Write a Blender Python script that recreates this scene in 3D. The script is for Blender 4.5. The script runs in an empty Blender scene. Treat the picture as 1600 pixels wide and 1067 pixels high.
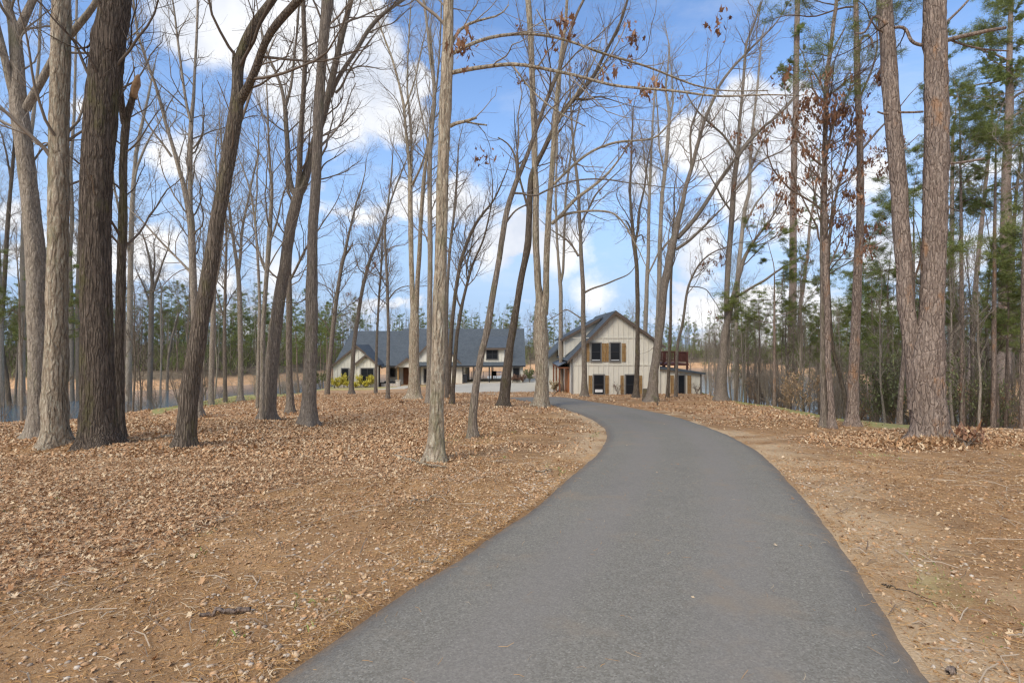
import bpy, math, random
import numpy as np
from mathutils import Vector, geometry
rad = math.radians
rng = np.random.default_rng(11)
random.seed(5)
scene = bpy.context.scene
col = scene.collection

# ---------------------------------------------------------------- camera
CAMZ, F, HX, HY = 1.8, 800.0, 800.0, 533.5       # eye height, focal length in photo pixels
cd = bpy.data.cameras.new('camera'); cam = bpy.data.objects.new('camera', cd); col.objects.link(cam)
cam.location = (0, 0, CAMZ); cam.rotation_euler = (rad(90), 0, 0)
cd.sensor_width = 36; cd.lens = 18; cd.clip_end = 2000; cd.clip_start = .05
scene.camera = cam

# ---------------------------------------------------------------- light
scene.view_settings.view_transform = 'Standard'; scene.view_settings.look = 'None'
scene.view_settings.gamma = 1; scene.view_settings.exposure = 0.95
SUN_EL, SUN_AZ = 42, 215                            # sun behind the viewer to the left, veiled by cloud
sd = bpy.data.lights.new('sun', 'SUN'); so = bpy.data.objects.new('sun', sd); col.objects.link(so)
sd.energy = 1.35; sd.angle = rad(24); sd.color = (1, .93, .82)
so.rotation_euler = (rad(90 - SUN_EL), 0, rad(180 - SUN_AZ)); so.location = (0, -5, 30)

w = bpy.data.worlds.new('World'); scene.world = w; w.use_nodes = True
nt = w.node_tree; nt.nodes.clear()
def WN(t, **k):
    n = nt.nodes.new(t)
    for a, b in k.items(): setattr(n, a, b)
    return n
L = nt.links.new
def wm(op, a, b=None, clamp=False):
    n = WN('ShaderNodeMath', operation=op, use_clamp=clamp)
    for i, v in enumerate((a, b)):
        if v is None: continue
        if isinstance(v, (int, float)): n.inputs[i].default_value = v
        else: L(v, n.inputs[i])
    return n.outputs[0]
tc = WN('ShaderNodeTexCoord'); gen = tc.outputs['Generated']
sky = WN('ShaderNodeTexSky', sky_type='NISHITA', sun_disc=False)
sky.sun_elevation = rad(SUN_EL); sky.sun_rotation = rad(SUN_AZ); sky.air_density = 1.0; sky.dust_density = .6; sky.ozone_density = 1.6
def wnoise(scale, detail, rough, vec=gen, dist=0.):
    n = WN('ShaderNodeTexNoise'); n.inputs['Scale'].default_value = scale; n.inputs['Detail'].default_value = detail
    n.inputs['Roughness'].default_value = rough; n.inputs['Distortion'].default_value = dist; L(vec, n.inputs['Vector'])
    return n
wn = wnoise(5, 6, .6)
sub = WN('ShaderNodeVectorMath', operation='SUBTRACT'); L(wn.outputs['Color'], sub.inputs[0]); sub.inputs[1].default_value = (.5, .5, .5)
scl = WN('ShaderNodeVectorMath', operation='SCALE'); L(sub.outputs[0], scl.inputs[0]); scl.inputs['Scale'].default_value = .13
wadd = WN('ShaderNodeVectorMath', operation='ADD'); L(gen, wadd.inputs[0]); L(scl.outputs[0], wadd.inputs[1])
wnb = WN('ShaderNodeVectorMath', operation='NORMALIZE'); L(wadd.outputs[0], wnb.inputs[0])
# cumulus heaps as directions in the sky (given by where they stand over the horizon) and angular size
heaps = [(330,20,120,1),(430,60,125,1),(540,95,120,1),(500,150,120,.9),(600,160,75,1),(560,30,75,1),(640,120,35,1),
  (1160,170,70,1),(1120,225,90,1),(1210,205,80,1),(1240,165,35,1),(1080,240,60,.9),(1260,270,70,.8),(1150,300,60,.6),(1370,260,60,.6),
  (720,310,55,.65),(630,300,40,.55),(880,390,65,.65),(780,400,50,.5),(270,240,60,.6),(240,385,60,.6),(1380,400,75,.75),(1090,390,60,.6),
  (930,450,50,.42),(150,170,45,.45),(20,350,50,.5),(1250,330,70,.6),(1500,420,70,.5),(430,420,60,.5),(1000,300,50,.5)]
field = None; shade = None
for px, py, r, amp in heaps:
    d = Vector(((px - HX) / F, 1, (HY - py) / F)); l = d.length; d.normalize()
    dn = WN('ShaderNodeVectorMath', operation='DISTANCE'); L(wnb.outputs[0], dn.inputs[0]); dn.inputs[1].default_value = d
    rr = r / F / (l ** 1.35)
    v = wm('MULTIPLY_ADD', dn.outputs['Value'], -amp / rr); v.node.inputs[2].default_value = amp
    field = v if field is None else wm('MAXIMUM', field, v)
# generic noise cloud added to the unseen sky behind the viewer, for ambient light
big = wnoise(2.2, 7, .6)
sep = WN('ShaderNodeSeparateXYZ'); L(gen, sep.inputs[0])
behind = WN('ShaderNodeMapRange'); L(sep.outputs['Y'], behind.inputs[0]); behind.inputs[1].default_value = .35; behind.inputs[2].default_value = -.1
bf = wm('MULTIPLY', wm('MULTIPLY_ADD', big.outputs[0], 3.0), behind.outputs[0]); bf.node.inputs[0].links[0].from_node.inputs[2].default_value = -1.25
field = wm('MAXIMUM', field, bf)
low = WN('ShaderNodeMapping'); L(wnb.outputs[0], low.inputs[0]); low.inputs['Scale'].default_value = (1, 1, 2.3)
lown = wnoise(3.4, 5, .55, low.outputs[0])
lmask = WN('ShaderNodeMapRange', interpolation_type='SMOOTHSTEP'); L(sep.outputs['Z'], lmask.inputs[0]); lmask.inputs[1].default_value = .42; lmask.inputs[2].default_value = .22
lf = wm('MULTIPLY_ADD', lown.outputs[0], 3.2); lf.node.inputs[2].default_value = -1.62
lf2 = wm('MULTIPLY', lf, lmask.outputs[0])
lf3 = wm('SUBTRACT', lf2, wm('MULTIPLY', wm('SUBTRACT', 1.0, lmask.outputs[0]), .6))
field = wm('MAXIMUM', field, lf3)
det = wnoise(16, 8, .62)
f2 = wm('ADD', field, wm('MULTIPLY_ADD', det.outputs[0], .42)); f2.node.inputs[1].links[0].from_node.inputs[2].default_value = -.21
cm = WN('ShaderNodeMapRange', interpolation_type='SMOOTHSTEP'); L(f2, cm.inputs[0]); cm.inputs[1].default_value = .07; cm.inputs[2].default_value = .40
wisp = WN('ShaderNodeMapping'); L(gen, wisp.inputs[0]); wisp.inputs['Scale'].default_value = (1.2, 1.2, 4.5)
wsp = wnoise(2.6, 7, .62, wisp.outputs[0], .4)
wr = WN('ShaderNodeMapRange', interpolation_type='SMOOTHSTEP'); L(wsp.outputs[0], wr.inputs[0]); wr.inputs[1].default_value = .46; wr.inputs[2].default_value = .78; wr.inputs[4].default_value = .26
cmask = wm('MAXIMUM', cm.outputs[0], wr.outputs[0], True)
hz = WN('ShaderNodeMapRange', interpolation_type='SMOOTHSTEP'); L(sep.outputs['Z'], hz.inputs[0]); hz.inputs[1].default_value = .52; hz.inputs[2].default_value = .0; hz.inputs[4].default_value = .96
tint = WN('ShaderNodeMix', data_type='RGBA', blend_type='MULTIPLY'); tint.inputs['Factor'].default_value = 1
L(sky.outputs[0], tint.inputs[6]); tint.inputs[7].default_value = (.84, .955, 1.09, 1)
bg1 = WN('ShaderNodeBackground'); L(tint.outputs[2], bg1.inputs[0]); bg1.inputs[1].default_value = .122
cn = wnoise(5.5, 5, .55)
cr = WN('ShaderNodeValToRGB'); L(cn.outputs[0], cr.inputs[0])
cr.color_ramp.elements[0].position = .34; cr.color_ramp.elements[0].color = (.66, .71, .81, 1)
cr.color_ramp.elements[1].position = .58; cr.color_ramp.elements[1].color = (.97, .97, .98, 1)
bg2 = WN('ShaderNodeBackground'); L(cr.outputs[0], bg2.inputs[0]); bg2.inputs[1].default_value = .60
bg3 = WN('ShaderNodeBackground'); bg3.inputs[0].default_value = (.47, .645, .94, 1); bg3.inputs[1].default_value = .49
m0 = WN('ShaderNodeMixShader'); L(hz.outputs[0], m0.inputs[0]); L(bg1.outputs[0], m0.inputs[1]); L(bg3.outputs[0], m0.inputs[2])
m1 = WN('ShaderNodeMixShader'); L(cmask, m1.inputs[0]); L(m0.outputs[0], m1.inputs[1]); L(bg2.outputs[0], m1.inputs[2])
wo = WN('ShaderNodeOutputWorld'); L(m1.outputs[0], wo.inputs[0])

scene.render.engine = 'CYCLES'
cy = scene.cycles
cy.max_bounces = 5; cy.diffuse_bounces = 2; cy.glossy_bounces = 2; cy.transmission_bounces = 3; cy.transparent_max_bounces = 4
cy.use_adaptive_sampling = True; cy.adaptive_threshold = .015; cy.use_denoising = True; cy.denoiser = 'OPENIMAGEDENOISE'; cy.denoising_input_passes = 'RGB_ALBEDO_NORMAL'; cy.denoising_prefilter = 'ACCURATE'
cy.caustics_reflective = False; cy.caustics_refractive = False
cy.filter_width = 1.3

# ---------------------------------------------------------------- naming helpers
def tag(o, label=None, cat=None, group=None, kind=None):
    if label: o['label'] = label
    if cat: o['category'] = cat
    if group: o['group'] = group
    if kind: o['kind'] = kind
    return o
def empty(name, loc, label=None, cat=None, group=None, rz=0):
    o = bpy.data.objects.new(name, None); o.location = loc; o.rotation_euler.z = rz
    o.empty_display_size = .3; col.objects.link(o); return tag(o, label, cat, group)
def meshobj(name, V, Fc, mat, parent=None, smooth=False, loc=None):
    """V (n,3) array, Fc list of face index arrays (each (m,k)) or plain list of tuples"""
    me = bpy.data.meshes.new(name)
    V = np.asarray(V, dtype=np.float32).reshape(-1, 3)
    if isinstance(Fc, list) and len(Fc) and isinstance(Fc[0], np.ndarray) and Fc[0].ndim == 2:
        me.vertices.add(len(V)); me.vertices.foreach_set('co', V.ravel())
        idx = np.concatenate([f.ravel() for f in Fc]).astype(np.int32)
        tot = np.concatenate([np.full(len(f), f.shape[1]) for f in Fc]).astype(np.int32)
        st = np.concatenate([[0], np.cumsum(tot)[:-1]]).astype(np.int32)
        me.loops.add(len(idx)); me.loops.foreach_set('vertex_index', idx)
        me.polygons.add(len(tot)); me.polygons.foreach_set('loop_start', st); me.polygons.foreach_set('loop_total', tot)
        me.update(calc_edges=True)
    else:
        me.from_pydata([tuple(map(float, v)) for v in V], [], [tuple(int(i) for i in f) for f in Fc])
    if mat: me.materials.append(mat)
    if smooth: me.polygons.foreach_set('use_smooth', np.ones(len(me.polygons), dtype=bool))
    o = bpy.data.objects.new(name, me); col.objects.link(o)
    if parent: o.parent = parent
    if loc is not None: o.location = loc
    return o

# ---------------------------------------------------------------- materials
class M:
    def __init__(s, name, rough=.9, spec=.2):
        s.m = bpy.data.materials.new(name); s.m.use_nodes = True; s.nt = s.m.node_tree
        s.b = s.nt.nodes['Principled BSDF']; s.b.inputs['Roughness'].default_value = rough
        s.b.inputs['Specular IOR Level'].default_value = spec
        s.tc = s.n('ShaderNodeTexCoord'); s.co = s.tc.outputs['Object']
    def n(s, t, **k):
        n = s.nt.nodes.new(t)
        for a, b in k.items(): setattr(n, a, b)
        return n
    def l(s, a, b): s.nt.links.new(a, b)
    def put(s, sock, v):
        if isinstance(v, (int, float)): sock.default_value = v
        elif isinstance(v, tuple): sock.default_value = v if len(v) != 3 or len(sock.default_value) == 3 else v + (1,)
        else: s.l(v, sock)
    def mp(s, sc, co=None, loc=(0, 0, 0)):
        n = s.n('ShaderNodeMapping'); s.l(co or s.co, n.inputs[0]); n.inputs['Scale'].default_value = sc; n.inputs['Location'].default_value = loc; return n.outputs[0]
    def noise(s, sc, det=4, ro=.6, co=None, dist=0., out=0):
        n = s.n('ShaderNodeTexNoise'); s.l(co or s.co, n.inputs['Vector']); n.inputs['Scale'].default_value = sc
        n.inputs['Detail'].default_value = det; n.inputs['Roughness'].default_value = ro; n.inputs['Distortion'].default_value = dist; return n.outputs[out]
    def vor(s, sc, feat='F1', co=None, out='Distance', rnd=1.):
        n = s.n('ShaderNodeTexVoronoi', feature=feat); s.l(co or s.co, n.inputs['Vector']); n.inputs['Scale'].default_value = sc
        n.inputs['Randomness'].default_value = rnd; return n.outputs[out]
    def math(s, op, a, b=0., c=0., clamp=False):
        n = s.n('ShaderNodeMath', operation=op, use_clamp=clamp)
        s.put(n.inputs[0], a); s.put(n.inputs[1], b); s.put(n.inputs[2], c); return n.outputs[0]
    def rng(s, v, a, b, c=0., d=1., sm=True):
        n = s.n('ShaderNodeMapRange', interpolation_type='SMOOTHSTEP' if sm else 'LINEAR'); s.l(v, n.inputs[0])
        for i, q in enumerate((a, b, c, d)): n.inputs[i + 1].default_value = q
        return n.outputs[0]
    def ramp(s, v, stops, const=False):
        n = s.n('ShaderNodeValToRGB'); s.l(v, n.inputs[0]); e = n.color_ramp.elements
        n.color_ramp.interpolation = 'CONSTANT' if const else 'LINEAR'
        while len(e) < len(stops): e.new(.5)
        for q, (p, c) in zip(e, stops): q.position = p; q.color = c + (1,)
        return n.outputs[0]
    def mix(s, f, a, b, mode='MIX'):
        n = s.n('ShaderNodeMix', data_type='RGBA', blend_type=mode); s.put(n.inputs['Factor'], f); s.put(n.inputs[6], a); s.put(n.inputs[7], b); return n.outputs[2]
    def sep(s, v):
        n = s.n('ShaderNodeSeparateXYZ'); s.l(v, n.inputs[0]); return n.outputs
    def attr(s, name):
        return s.n('ShaderNodeAttribute', attribute_name=name)
    def island(s): return s.n('ShaderNodeNewGeometry').outputs['Random Per Island']
    def orand(s): return s.n('ShaderNodeObjectInfo').outputs['Random']
    def col(s, c): s.put(s.b.inputs['Base Color'], c); return s
    def bump(s, h, dist=.01, st=1.):
        n = s.n('ShaderNodeBump'); s.put(n.inputs['Height'], h); n.inputs['Distance'].default_value = dist; n.inputs['Strength'].default_value = st
        s.l(n.outputs[0], s.b.inputs['Normal']); return s

def flat(name, c, rough=.8, spec=.2, var=.12, sc=3., metal=0., bump=0.):
    m = M(name, rough, spec); v = m.noise(sc, 5, .6)
    d = tuple(x * (1 - var) for x in c); u = tuple(min(1, x * (1 + var)) for x in c)
    m.col(m.ramp(v, [(.3, d), (.7, u)])); m.b.inputs['Metallic'].default_value = metal
    if bump: m.bump(m.noise(sc * 12, 4), bump)
    return m.m

# ---------------------------------------------------------------- terrain
def ip(x, xs, ys): return np.interp(x, xs, ys)
def sstep(t): t = np.clip(t, 0, 1); return t * t * (3 - 2 * t)
cU = (np.array([-400, 0, 120, 240, 300, 370, 450, 515, 560, 1040, 1085, 1110, 1150, 1230, 1300, 1400, 1600, 2000]) - HX) / F
cY = np.array([15, 17, 18.5, 23, 28, 33, 42, 62, 69.5, 70, 58, 40, 31, 24, 19.5, 17.5, 15.3, 13])
sS = np.array([.3, .25, .24, .16, .12, .10, .10, .13, .28, .28, .2, .14, .145, .16, .2, .22, .22, .25])
dU = (np.array([-400, 0, 300, 400, 520, 740, 1100, 1200, 1300, 1420, 1600, 2000]) - HX) / F
dD = np.array([90, 94, 95, 104, 125, 150, 168, 160, 120, 85, 70, 66])
def hgt(x, y):
    x = np.asarray(x, float); y = np.asarray(y, float)
    u = x / np.maximum(y, 6)
    Yc = ip(u, cU, cY); s = ip(u, cU, sS)
    yy = y
    def base(q):
        z = -ip(q, [-30, 0, 3, 6, 8.5, 11, 15, 20, 25, 30, 36, 42, 50, 60, 76, 300], [.0, 0, .02, .12, .30, .50, .76, 1.05, 1.38, 1.73, 2.13, 2.56, 3.10, 3.65, 3.7, 3.7])
        return z + sstep((q - 46) / 12) * .55 * sstep((u + .35) / .35)
    t = yy - Yc
    near = base(np.minimum(yy, Yc)) - s * .5 * (t + np.sqrt(t * t + 1.5))
    near = np.maximum(near, -8.6)
    D = ip(u, dU, dD) + 2.5 * np.sin(x * .11) + 1.5 * np.sin(x * .31 + 1)
    q = y - D
    far = -8.6 + np.clip(q + 3, 0, 9) * .5 + np.maximum(0, q - 6) * .022 + .8 * np.sin(x * .03 + 2) * sstep((q - 5) / 30)
    far = np.where(q > -3, far, -9)
    return np.maximum(near, far)
def PX(px, py, Y): return np.array([(px - HX) / F * Y, Y, CAMZ - (py - HY) / F * Y])
def G(px, py, ymax=130.):
    """where the sight line through a photo point meets the ground"""
    Y = np.arange(1.5, ymax, .05); x = (px - HX) / F * Y; z = CAMZ - (py - HY) / F * Y
    d = z - hgt(x, Y); i = np.argmax(d < 0)
    if d[i] >= 0: return None
    return np.array([x[i], Y[i], float(hgt(x[i], Y[i]))])

def resample(P, n):
    P = np.asarray(P, float); s = np.concatenate([[0], np.cumsum(np.linalg.norm(np.diff(P, axis=0), axis=1))])
    t = np.linspace(0, s[-1], n); return np.stack([np.interp(t, s, P[:, k]) for k in range(P.shape[1])], 1)
def smooth(P, it=2):
    P = np.asarray(P, float).copy()
    for _ in range(it): P[1:-1] = .25 * P[:-2] + .5 * P[1:-1] + .25 * P[2:]
    return P
eL = [(420,1067),(500,1008),(606,939),(695,885),(774,830),(832,795),(875,756),(914,724),(938,702),(947,685),(945,670),(926,656),(903,646),(884,640),(859,632),(825,628),(801,624),(792,622)]
eR = [(1456,1067),(1432,1014),(1381,951),(1350,904),(1319,853),(1288,814),(1256,775),(1217,732),(1182,701),(1139,679),(1100,664),(1054,650),(992,638),(941,630),(899,623),(861,619),(833,618),(795,618)]
def edge(pts, x0):
    g = [np.array(q) for q in x0] + [G(*p)[:2] for p in pts]
    return smooth(resample(smooth(resample(g, 300), 7), 300), 3)
EL, ER = edge(eL, [(-2.5, -12.), (-2.45, -4.), (-2.15, 0.), (-1.75, 1.5)]), edge(eR, [(1.0, -12.), (1.05, -4.), (1.5, 0.), (1.85, 1.5)])
# pair the two edges: for every left point the nearest parameter on the right edge
def pair(A, B):
    out = []; j = 0
    for i, a in enumerate(A):
        k = int(i / (len(A) - 1) * (len(B) - 1))
        lo, hi = max(j, k - 60), min(len(B), k + 60)
        if hi <= lo: hi = lo + 1
        d = np.linalg.norm(B[lo:hi] - a, axis=1); j = lo + int(np.argmin(d)); out.append(B[j])
    return smooth(np.array(out), 6)
EP = pair(EL, ER)
CL = .5 * (EL + EP); CW = .5 * np.linalg.norm(EL - EP, axis=1)
def ddrive(x, y):
    """signed distance to the tarmac edge, negative on the drive"""
    x = np.asarray(x, float); y = np.asarray(y, float); sh = x.shape; x = x.ravel(); y = y.ravel()
    out = np.full(len(x), 99.)
    near = (y > -15) & (y < 70) & (np.abs(x) < 25); idx = np.nonzero(near)[0]
    for c in range(0, len(idx), 20000):
        k = idx[c:c + 20000]
        d = np.hypot(x[k, None] - CL[None, ::2, 0], y[k, None] - CL[None, ::2, 1]); j = np.argmin(d, 1)
        out[k] = d[np.arange(len(k)), j] - CW[::2][j]
    return out.reshape(sh)
def vnoise(x, y, sc, seed=0):
    """smooth value noise"""
    x = np.asarray(x, float) * sc + 100 + seed * 17.3; y = np.asarray(y, float) * sc + 100 + seed * 9.1
    i = np.floor(x).astype(np.int64); j = np.floor(y).astype(np.int64); fx = sstep(x - i); fy = sstep(y - j)
    def h(a, b):
        v = (a * 374761393 + b * 668265263 + seed * 974711) & 0x7fffffff; v = ((v ^ (v >> 13)) * 1274126177) & 0x7fffffff
        return ((v ^ (v >> 16)) & 0xffff) / 65535.
    return (h(i, j) * (1 - fx) + h(i + 1, j) * fx) * (1 - fy) + (h(i, j + 1) * (1 - fx) + h(i + 1, j + 1) * fx) * fy
lbx = [-200,0,100,200,300,400,480,560,640,700,760,820,870,900,940]
lby = [950,925,900,870,835,790,770,755,745,735,715,695,675,655,640]
def leafy(x, y):
    """how thick the fallen leaves lie, 0..1"""
    px = HX + F * x / np.maximum(y, .5); py = HY + F * (CAMZ + .02 * y + .0 - hgt(x, y)) / np.maximum(y, .5)
    n = vnoise(x, y, .9, 1) * .6 + vnoise(x, y, 2.6, 2) * .4
    left = np.interp(px, lbx, lby) - py
    a = sstep(left / (28 + 22 * (px < 500)) + (n - .5) * 2.2 + .3)
    a = a * (px < 960) * (y > .5)
    # yellow bare patches round the big left trunks and by the front hickory
    for qx, qy, rx, ry in ((60,722,80,9),(240,708,70,6),(715,703,50,9),(860,672,70,10),(770,690,50,8),(560,700,0.1,.1)):
        a = a * (1 - .8 * sstep(1.6 - np.hypot((px - qx) / rx, (py - qy) / ry)))
    # thinner scatter between the thick litter and the drive
    a = np.maximum(a, (px < 960) * (y > .5) * sstep((left + 130) / 110) * sstep((vnoise(x, y, 1.4, 9) * .6 + vnoise(x, y, 4.3, 10) * .4 - .36) * 3.2) * .22)
    # right side of the drive
    r = sstep(1.5 - np.hypot((px - 1440) / 160, (py - 703) / 14)) * 1.0
    r = np.maximum(r, .55 * sstep(1.4 - np.hypot((px - 1230) / 160, (py - 662) / 17)))
    r = np.maximum(r, .7 * (py < 640) * (px > 940) * (px < 1130))
    r = np.maximum(r, .8 * sstep((n - .52) * 4) * sstep(1.5 - np.hypot((px - 1200) / 190, (py - 650) / 24)))
    a = np.maximum(a, r * (.6 + .8 * (n > .45)) * (px > 955))
    a = np.maximum(a, .55 * sstep((y - 16) / 10) * (n > .5))
    return np.clip(a, 0, 1) * sstep(ddrive(x, y) / .35) * (1 - .92 * grassy(x, y))
def grassy(x, y):
    px = HX + F * x / np.maximum(y, .5); py = HY + F * (CAMZ - hgt(x, y)) / np.maximum(y, .5)
    u = x / np.maximum(y, 6); Yc = ip(u, cU, cY)
    g = sstep((y - Yc + 5.0) / 2.5) * ((px > 235) & (px < 530)) * (y < 110)
    g = np.maximum(g, sstep((y - Yc + 3.5) / 2.5) * (px > 1085) * (px < 1440) * (y < Yc + 7))
    g = np.maximum(g, sstep(vnoise(x, y, 1.1, 5) * 1.6 - .35) * (px > 1420) * (py > 860) * .5)
    return np.clip(g, 0, 1) * (y < ip(u, dU, dD) - 6)
def axis(n, a, b, c, lo, hi):
    t = np.linspace(-1, 1, n); v = c + a * np.sinh(b * t); v = v[(v > lo) & (v < hi)]; return v
gx = axis(560, 7.0, 4.3, 0, -250, 250); gy = axis(680, 7.5, 4.35, 7, -35, 270)
XX, YY = np.meshgrid(gx, gy); ZZ = hgt(XX, YY)
DD = ddrive(XX, YY)
LF = leafy(XX, YY); GR = grassy(XX, YY)
micro = (vnoise(XX, YY, 1.3, 3) - .5) * .07 + (vnoise(XX, YY, 4.1, 4) - .5) * .025 + (vnoise(XX, YY, .35, 6) - .5) * .16
court = sstep((YY - 44) / 6)
ZZ = ZZ + micro * sstep(DD / 1.0) * (1 - .9 * court) + .03 * LF * (YY < 20)
ZZ = ZZ - .06 * sstep(-DD / .25 + .2)
# low orange clay washed along the far waterline; pale sand beside the tarmac
CLAY = (sstep((YY - 60) / 8) * sstep((YY - ip(XX / np.maximum(YY, 6), dU, dD) + 8) / 4)).astype(float)
SAND = 1.1 * sstep(1.1 - DD / 1.4) * (XX > .5) * (YY < 22) * sstep(vnoise(XX, YY, 1.7, 8) * 1.8 - .2)
nx, ny = len(gx), len(gy)
idx = np.arange(nx * ny).reshape(ny, nx)
quads = np.stack([idx[:-1, :-1], idx[:-1, 1:], idx[1:, 1:], idx[1:, :-1]], -1).reshape(-1, 4)

LEAFC = [(0, (.25, .125, .056)), (.16, (.46, .258, .125)), (.40, (.60, .35, .172)), (.60, (.43, .20, .075)), (.72, (.67, .44, .235)), (.86, (.78, .59, .365))]
g = M('forest_floor', .95, .1)
at = g.attr('mask'); sc = g.sep(at.outputs['Color'])
n1 = g.noise(.55, 6, .65); n2 = g.noise(6, 6, .7); n3 = g.noise(60, 3, .7); nn = g.noise(2.2, 5, .65)
dirt = g.ramp(nn, [(.28, (.20, .11, .052)), (.5, (.30, .17, .08)), (.62, (.38, .225, .105)), (.75, (.50, .335, .19))])
dirt = g.mix(.55, dirt, g.ramp(n2, [(.3, (.22, .12, .055)), (.55, (.40, .22, .10)), (.75, (.56, .38, .22))]))
straw = g.noise(1, 3, .7, g.mp((8, 60, 8)))
dirt = g.mix(.35, dirt, g.ramp(straw, [(.35, (.24, .125, .05)), (.65, (.52, .31, .14))]))
dirt = g.mix(g.rng(n3, .5, .75, 0, .8), dirt, (.56, .40, .25))
dirt = g.mix(g.rng(g.noise(28, 4, .75), .42, .3, 0, .75), dirt, (.15, .085, .045))
dirt = g.mix(g.rng(n1, .52, .66, 0, .6), dirt, (.60, .36, .17))
dirt = g.mix(g.rng(n1, .48, .36, 0, .5), dirt, (.26, .16, .085))
vc = g.n('ShaderNodeTexVoronoi'); g.l(g.mp((1, 1, .3)), vc.inputs['Vector']); vc.inputs['Scale'].default_value = 12
vsep = g.sep(vc.outputs['Color'])
leaf = g.ramp(vsep[0], LEAFC)
vd = g.n('ShaderNodeTexVoronoi'); g.l(g.mp((1, 1, .3), loc=(3, 7, 0)), vd.inputs['Vector']); vd.inputs['Scale'].default_value = 19
leaf = g.mix(.45, leaf, g.ramp(g.sep(vd.outputs['Color'])[1], LEAFC))
leaf = g.mix(.35, leaf, (.42, .24, .135))
lm = g.math('ADD', sc[0], g.math('MULTIPLY_ADD', n2, .9, -.45))
c = g.mix(g.rng(lm, .3, .62), dirt, leaf)
grass = g.ramp(g.noise(3, 5, .7), [(.3, (.24, .23, .07)), (.55, (.38, .34, .13)), (.75, (.50, .41, .20))])
c = g.mix(g.rng(g.math('ADD', sc[1], g.math('MULTIPLY_ADD', n2, .5, -.25)), .3, .75), c, grass)
clay = g.ramp(g.noise(.8, 5, .6, g.mp((1, 1, 6))), [(.3, (.56, .31, .15)), (.7, (.72, .47, .28))])
clm = g.math('MULTIPLY', sc[2], g.rng(g.math('ADD', g.sep(g.co)[2], g.math('MULTIPLY_ADD', g.noise(.35, 4, .6), 1.4, -.7)), -5.1, -5.7))
c = g.mix(clm, c, clay)
al = at.outputs['Alpha']
c = g.mix(g.math('MULTIPLY', al, .75), c, g.ramp(n3, [(.3, (.50, .34, .19)), (.7, (.70, .52, .32))]))
c = g.mix(g.math('MULTIPLY', g.rng(g.sep(g.co)[1], 74, 90), g.math('SUBTRACT', 1, clm)), c, g.ramp(n1, [(.35, (.14, .11, .075)), (.65, (.24, .185, .125))]))
g.col(c)
h = g.math('ADD', g.math('MULTIPLY', n2, .5), g.math('ADD', g.math('MULTIPLY', n3, .25), g.math('MULTIPLY', g.math('MULTIPLY', vc.outputs['Distance'], vsep[1]), sc[0])))
g.bump(h, .05, .9)
GROUND = meshobj('ground', np.stack([XX, YY, ZZ], -1), [quads], g.m, smooth=True)
ca = GROUND.data.color_attributes.new('mask', 'FLOAT_COLOR', 'POINT')
ca.data.foreach_set('color', np.stack([LF, GR, CLAY, SAND], -1).astype(np.float32).ravel())
tag(GROUND, 'leaf strewn reddish ground sloping down between the trees to the lake', kind='structure')

# lake
m = M('lake_water', .06, .5); m.col((.10, .16, .20)); m.b.inputs['IOR'].default_value = 1.33
m.bump(m.noise(1.2, 4, .6, m.mp((.6, 1.6, 1))), .06, .5)
LAKE = meshobj('lake', [(-420, 20, -7), (420, 20, -7), (420, 300, -7), (-420, 300, -7)], [(0, 1, 2, 3)], m.m)
tag(LAKE, 'pale blue lake beyond the trees with orange clay banks', kind='structure')

# driveway
K = 15
S = np.linspace(0, 1, K)
Pd = EL[:, None, :] * (1 - S[None, :, None]) + EP[:, None, :] * S[None, :, None]
wob = (vnoise(EL[:, 0], EL[:, 1], 3.0, 21) - .5) * .07 + (vnoise(EL[:, 0], EL[:, 1], 11.0, 23) - .5) * .035; Pd[:, 0, 0] += wob
wob = (vnoise(EP[:, 0], EP[:, 1], 3.0, 22) - .5) * .07 + (vnoise(EP[:, 0], EP[:, 1], 11.0, 24) - .5) * .035; Pd[:, -1, 0] += wob
Zd = hgt(Pd[..., 0], Pd[..., 1]) + .028 + .03 * (1 - (2 * S - 1) ** 4)[None]
Zd[:, 0] -= .05; Zd[:, -1] -= .05
Pd[:, 0] += (Pd[:, 0] - Pd[:, 1]) * .02
i2 = np.arange(Pd.shape[0] * K).reshape(-1, K)
q2 = np.stack([i2[:-1, :-1], i2[:-1, 1:], i2[1:, 1:], i2[1:, :-1]], -1).reshape(-1, 4)
a = M('tarmac', .9, .12)
big = a.noise(.5, 4, .6); fine = a.noise(160, 3, .7); mid = a.noise(9, 5, .7); stones = a.vor(95, out='Color')
c = a.ramp(big, [(.3, (.22, .197, .158)), (.7, (.285, .255, .202))])
c = a.mix(.35, c, a.ramp(mid, [(.3, (.165, .15, .12)), (.72, (.31, .28, .225))]))
c = a.mix(.5, c, a.ramp(a.sep(stones)[0], [(0, (.12, .108, .088)), (.5, (.225, .205, .168)), (.95, (.31, .285, .24)), (.995, (.42, .39, .33))]))
uvx = a.attr('across').outputs['Fac']
edge_ = a.rng(a.math('ABSOLUTE', a.math('ADD', uvx, -.5)), .40, .5)
c = a.mix(a.math('MULTIPLY', edge_, .55), c, (.11, .10, .095))
track = a.rng(a.math('ABSOLUTE', a.math('ADD', a.math('ABSOLUTE', a.math('ADD', uvx, -.5)), -.2)), .14, .02)
c = a.mix(a.math('MULTIPLY', track, .42), c, (.26, .23, .20))
dust = a.rng(a.math('ADD', a.math('ABSOLUTE', a.math('ADD', uvx, -.5)), a.math('MULTIPLY', mid, .10)), .50, .58)
c = a.mix(a.math('MULTIPLY', dust, .7), c, (.34, .22, .12))
c = a.mix(a.rng(a.noise(.9, 5, .7), .52, .68, 0, .5), c, (.30, .235, .165))
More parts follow.
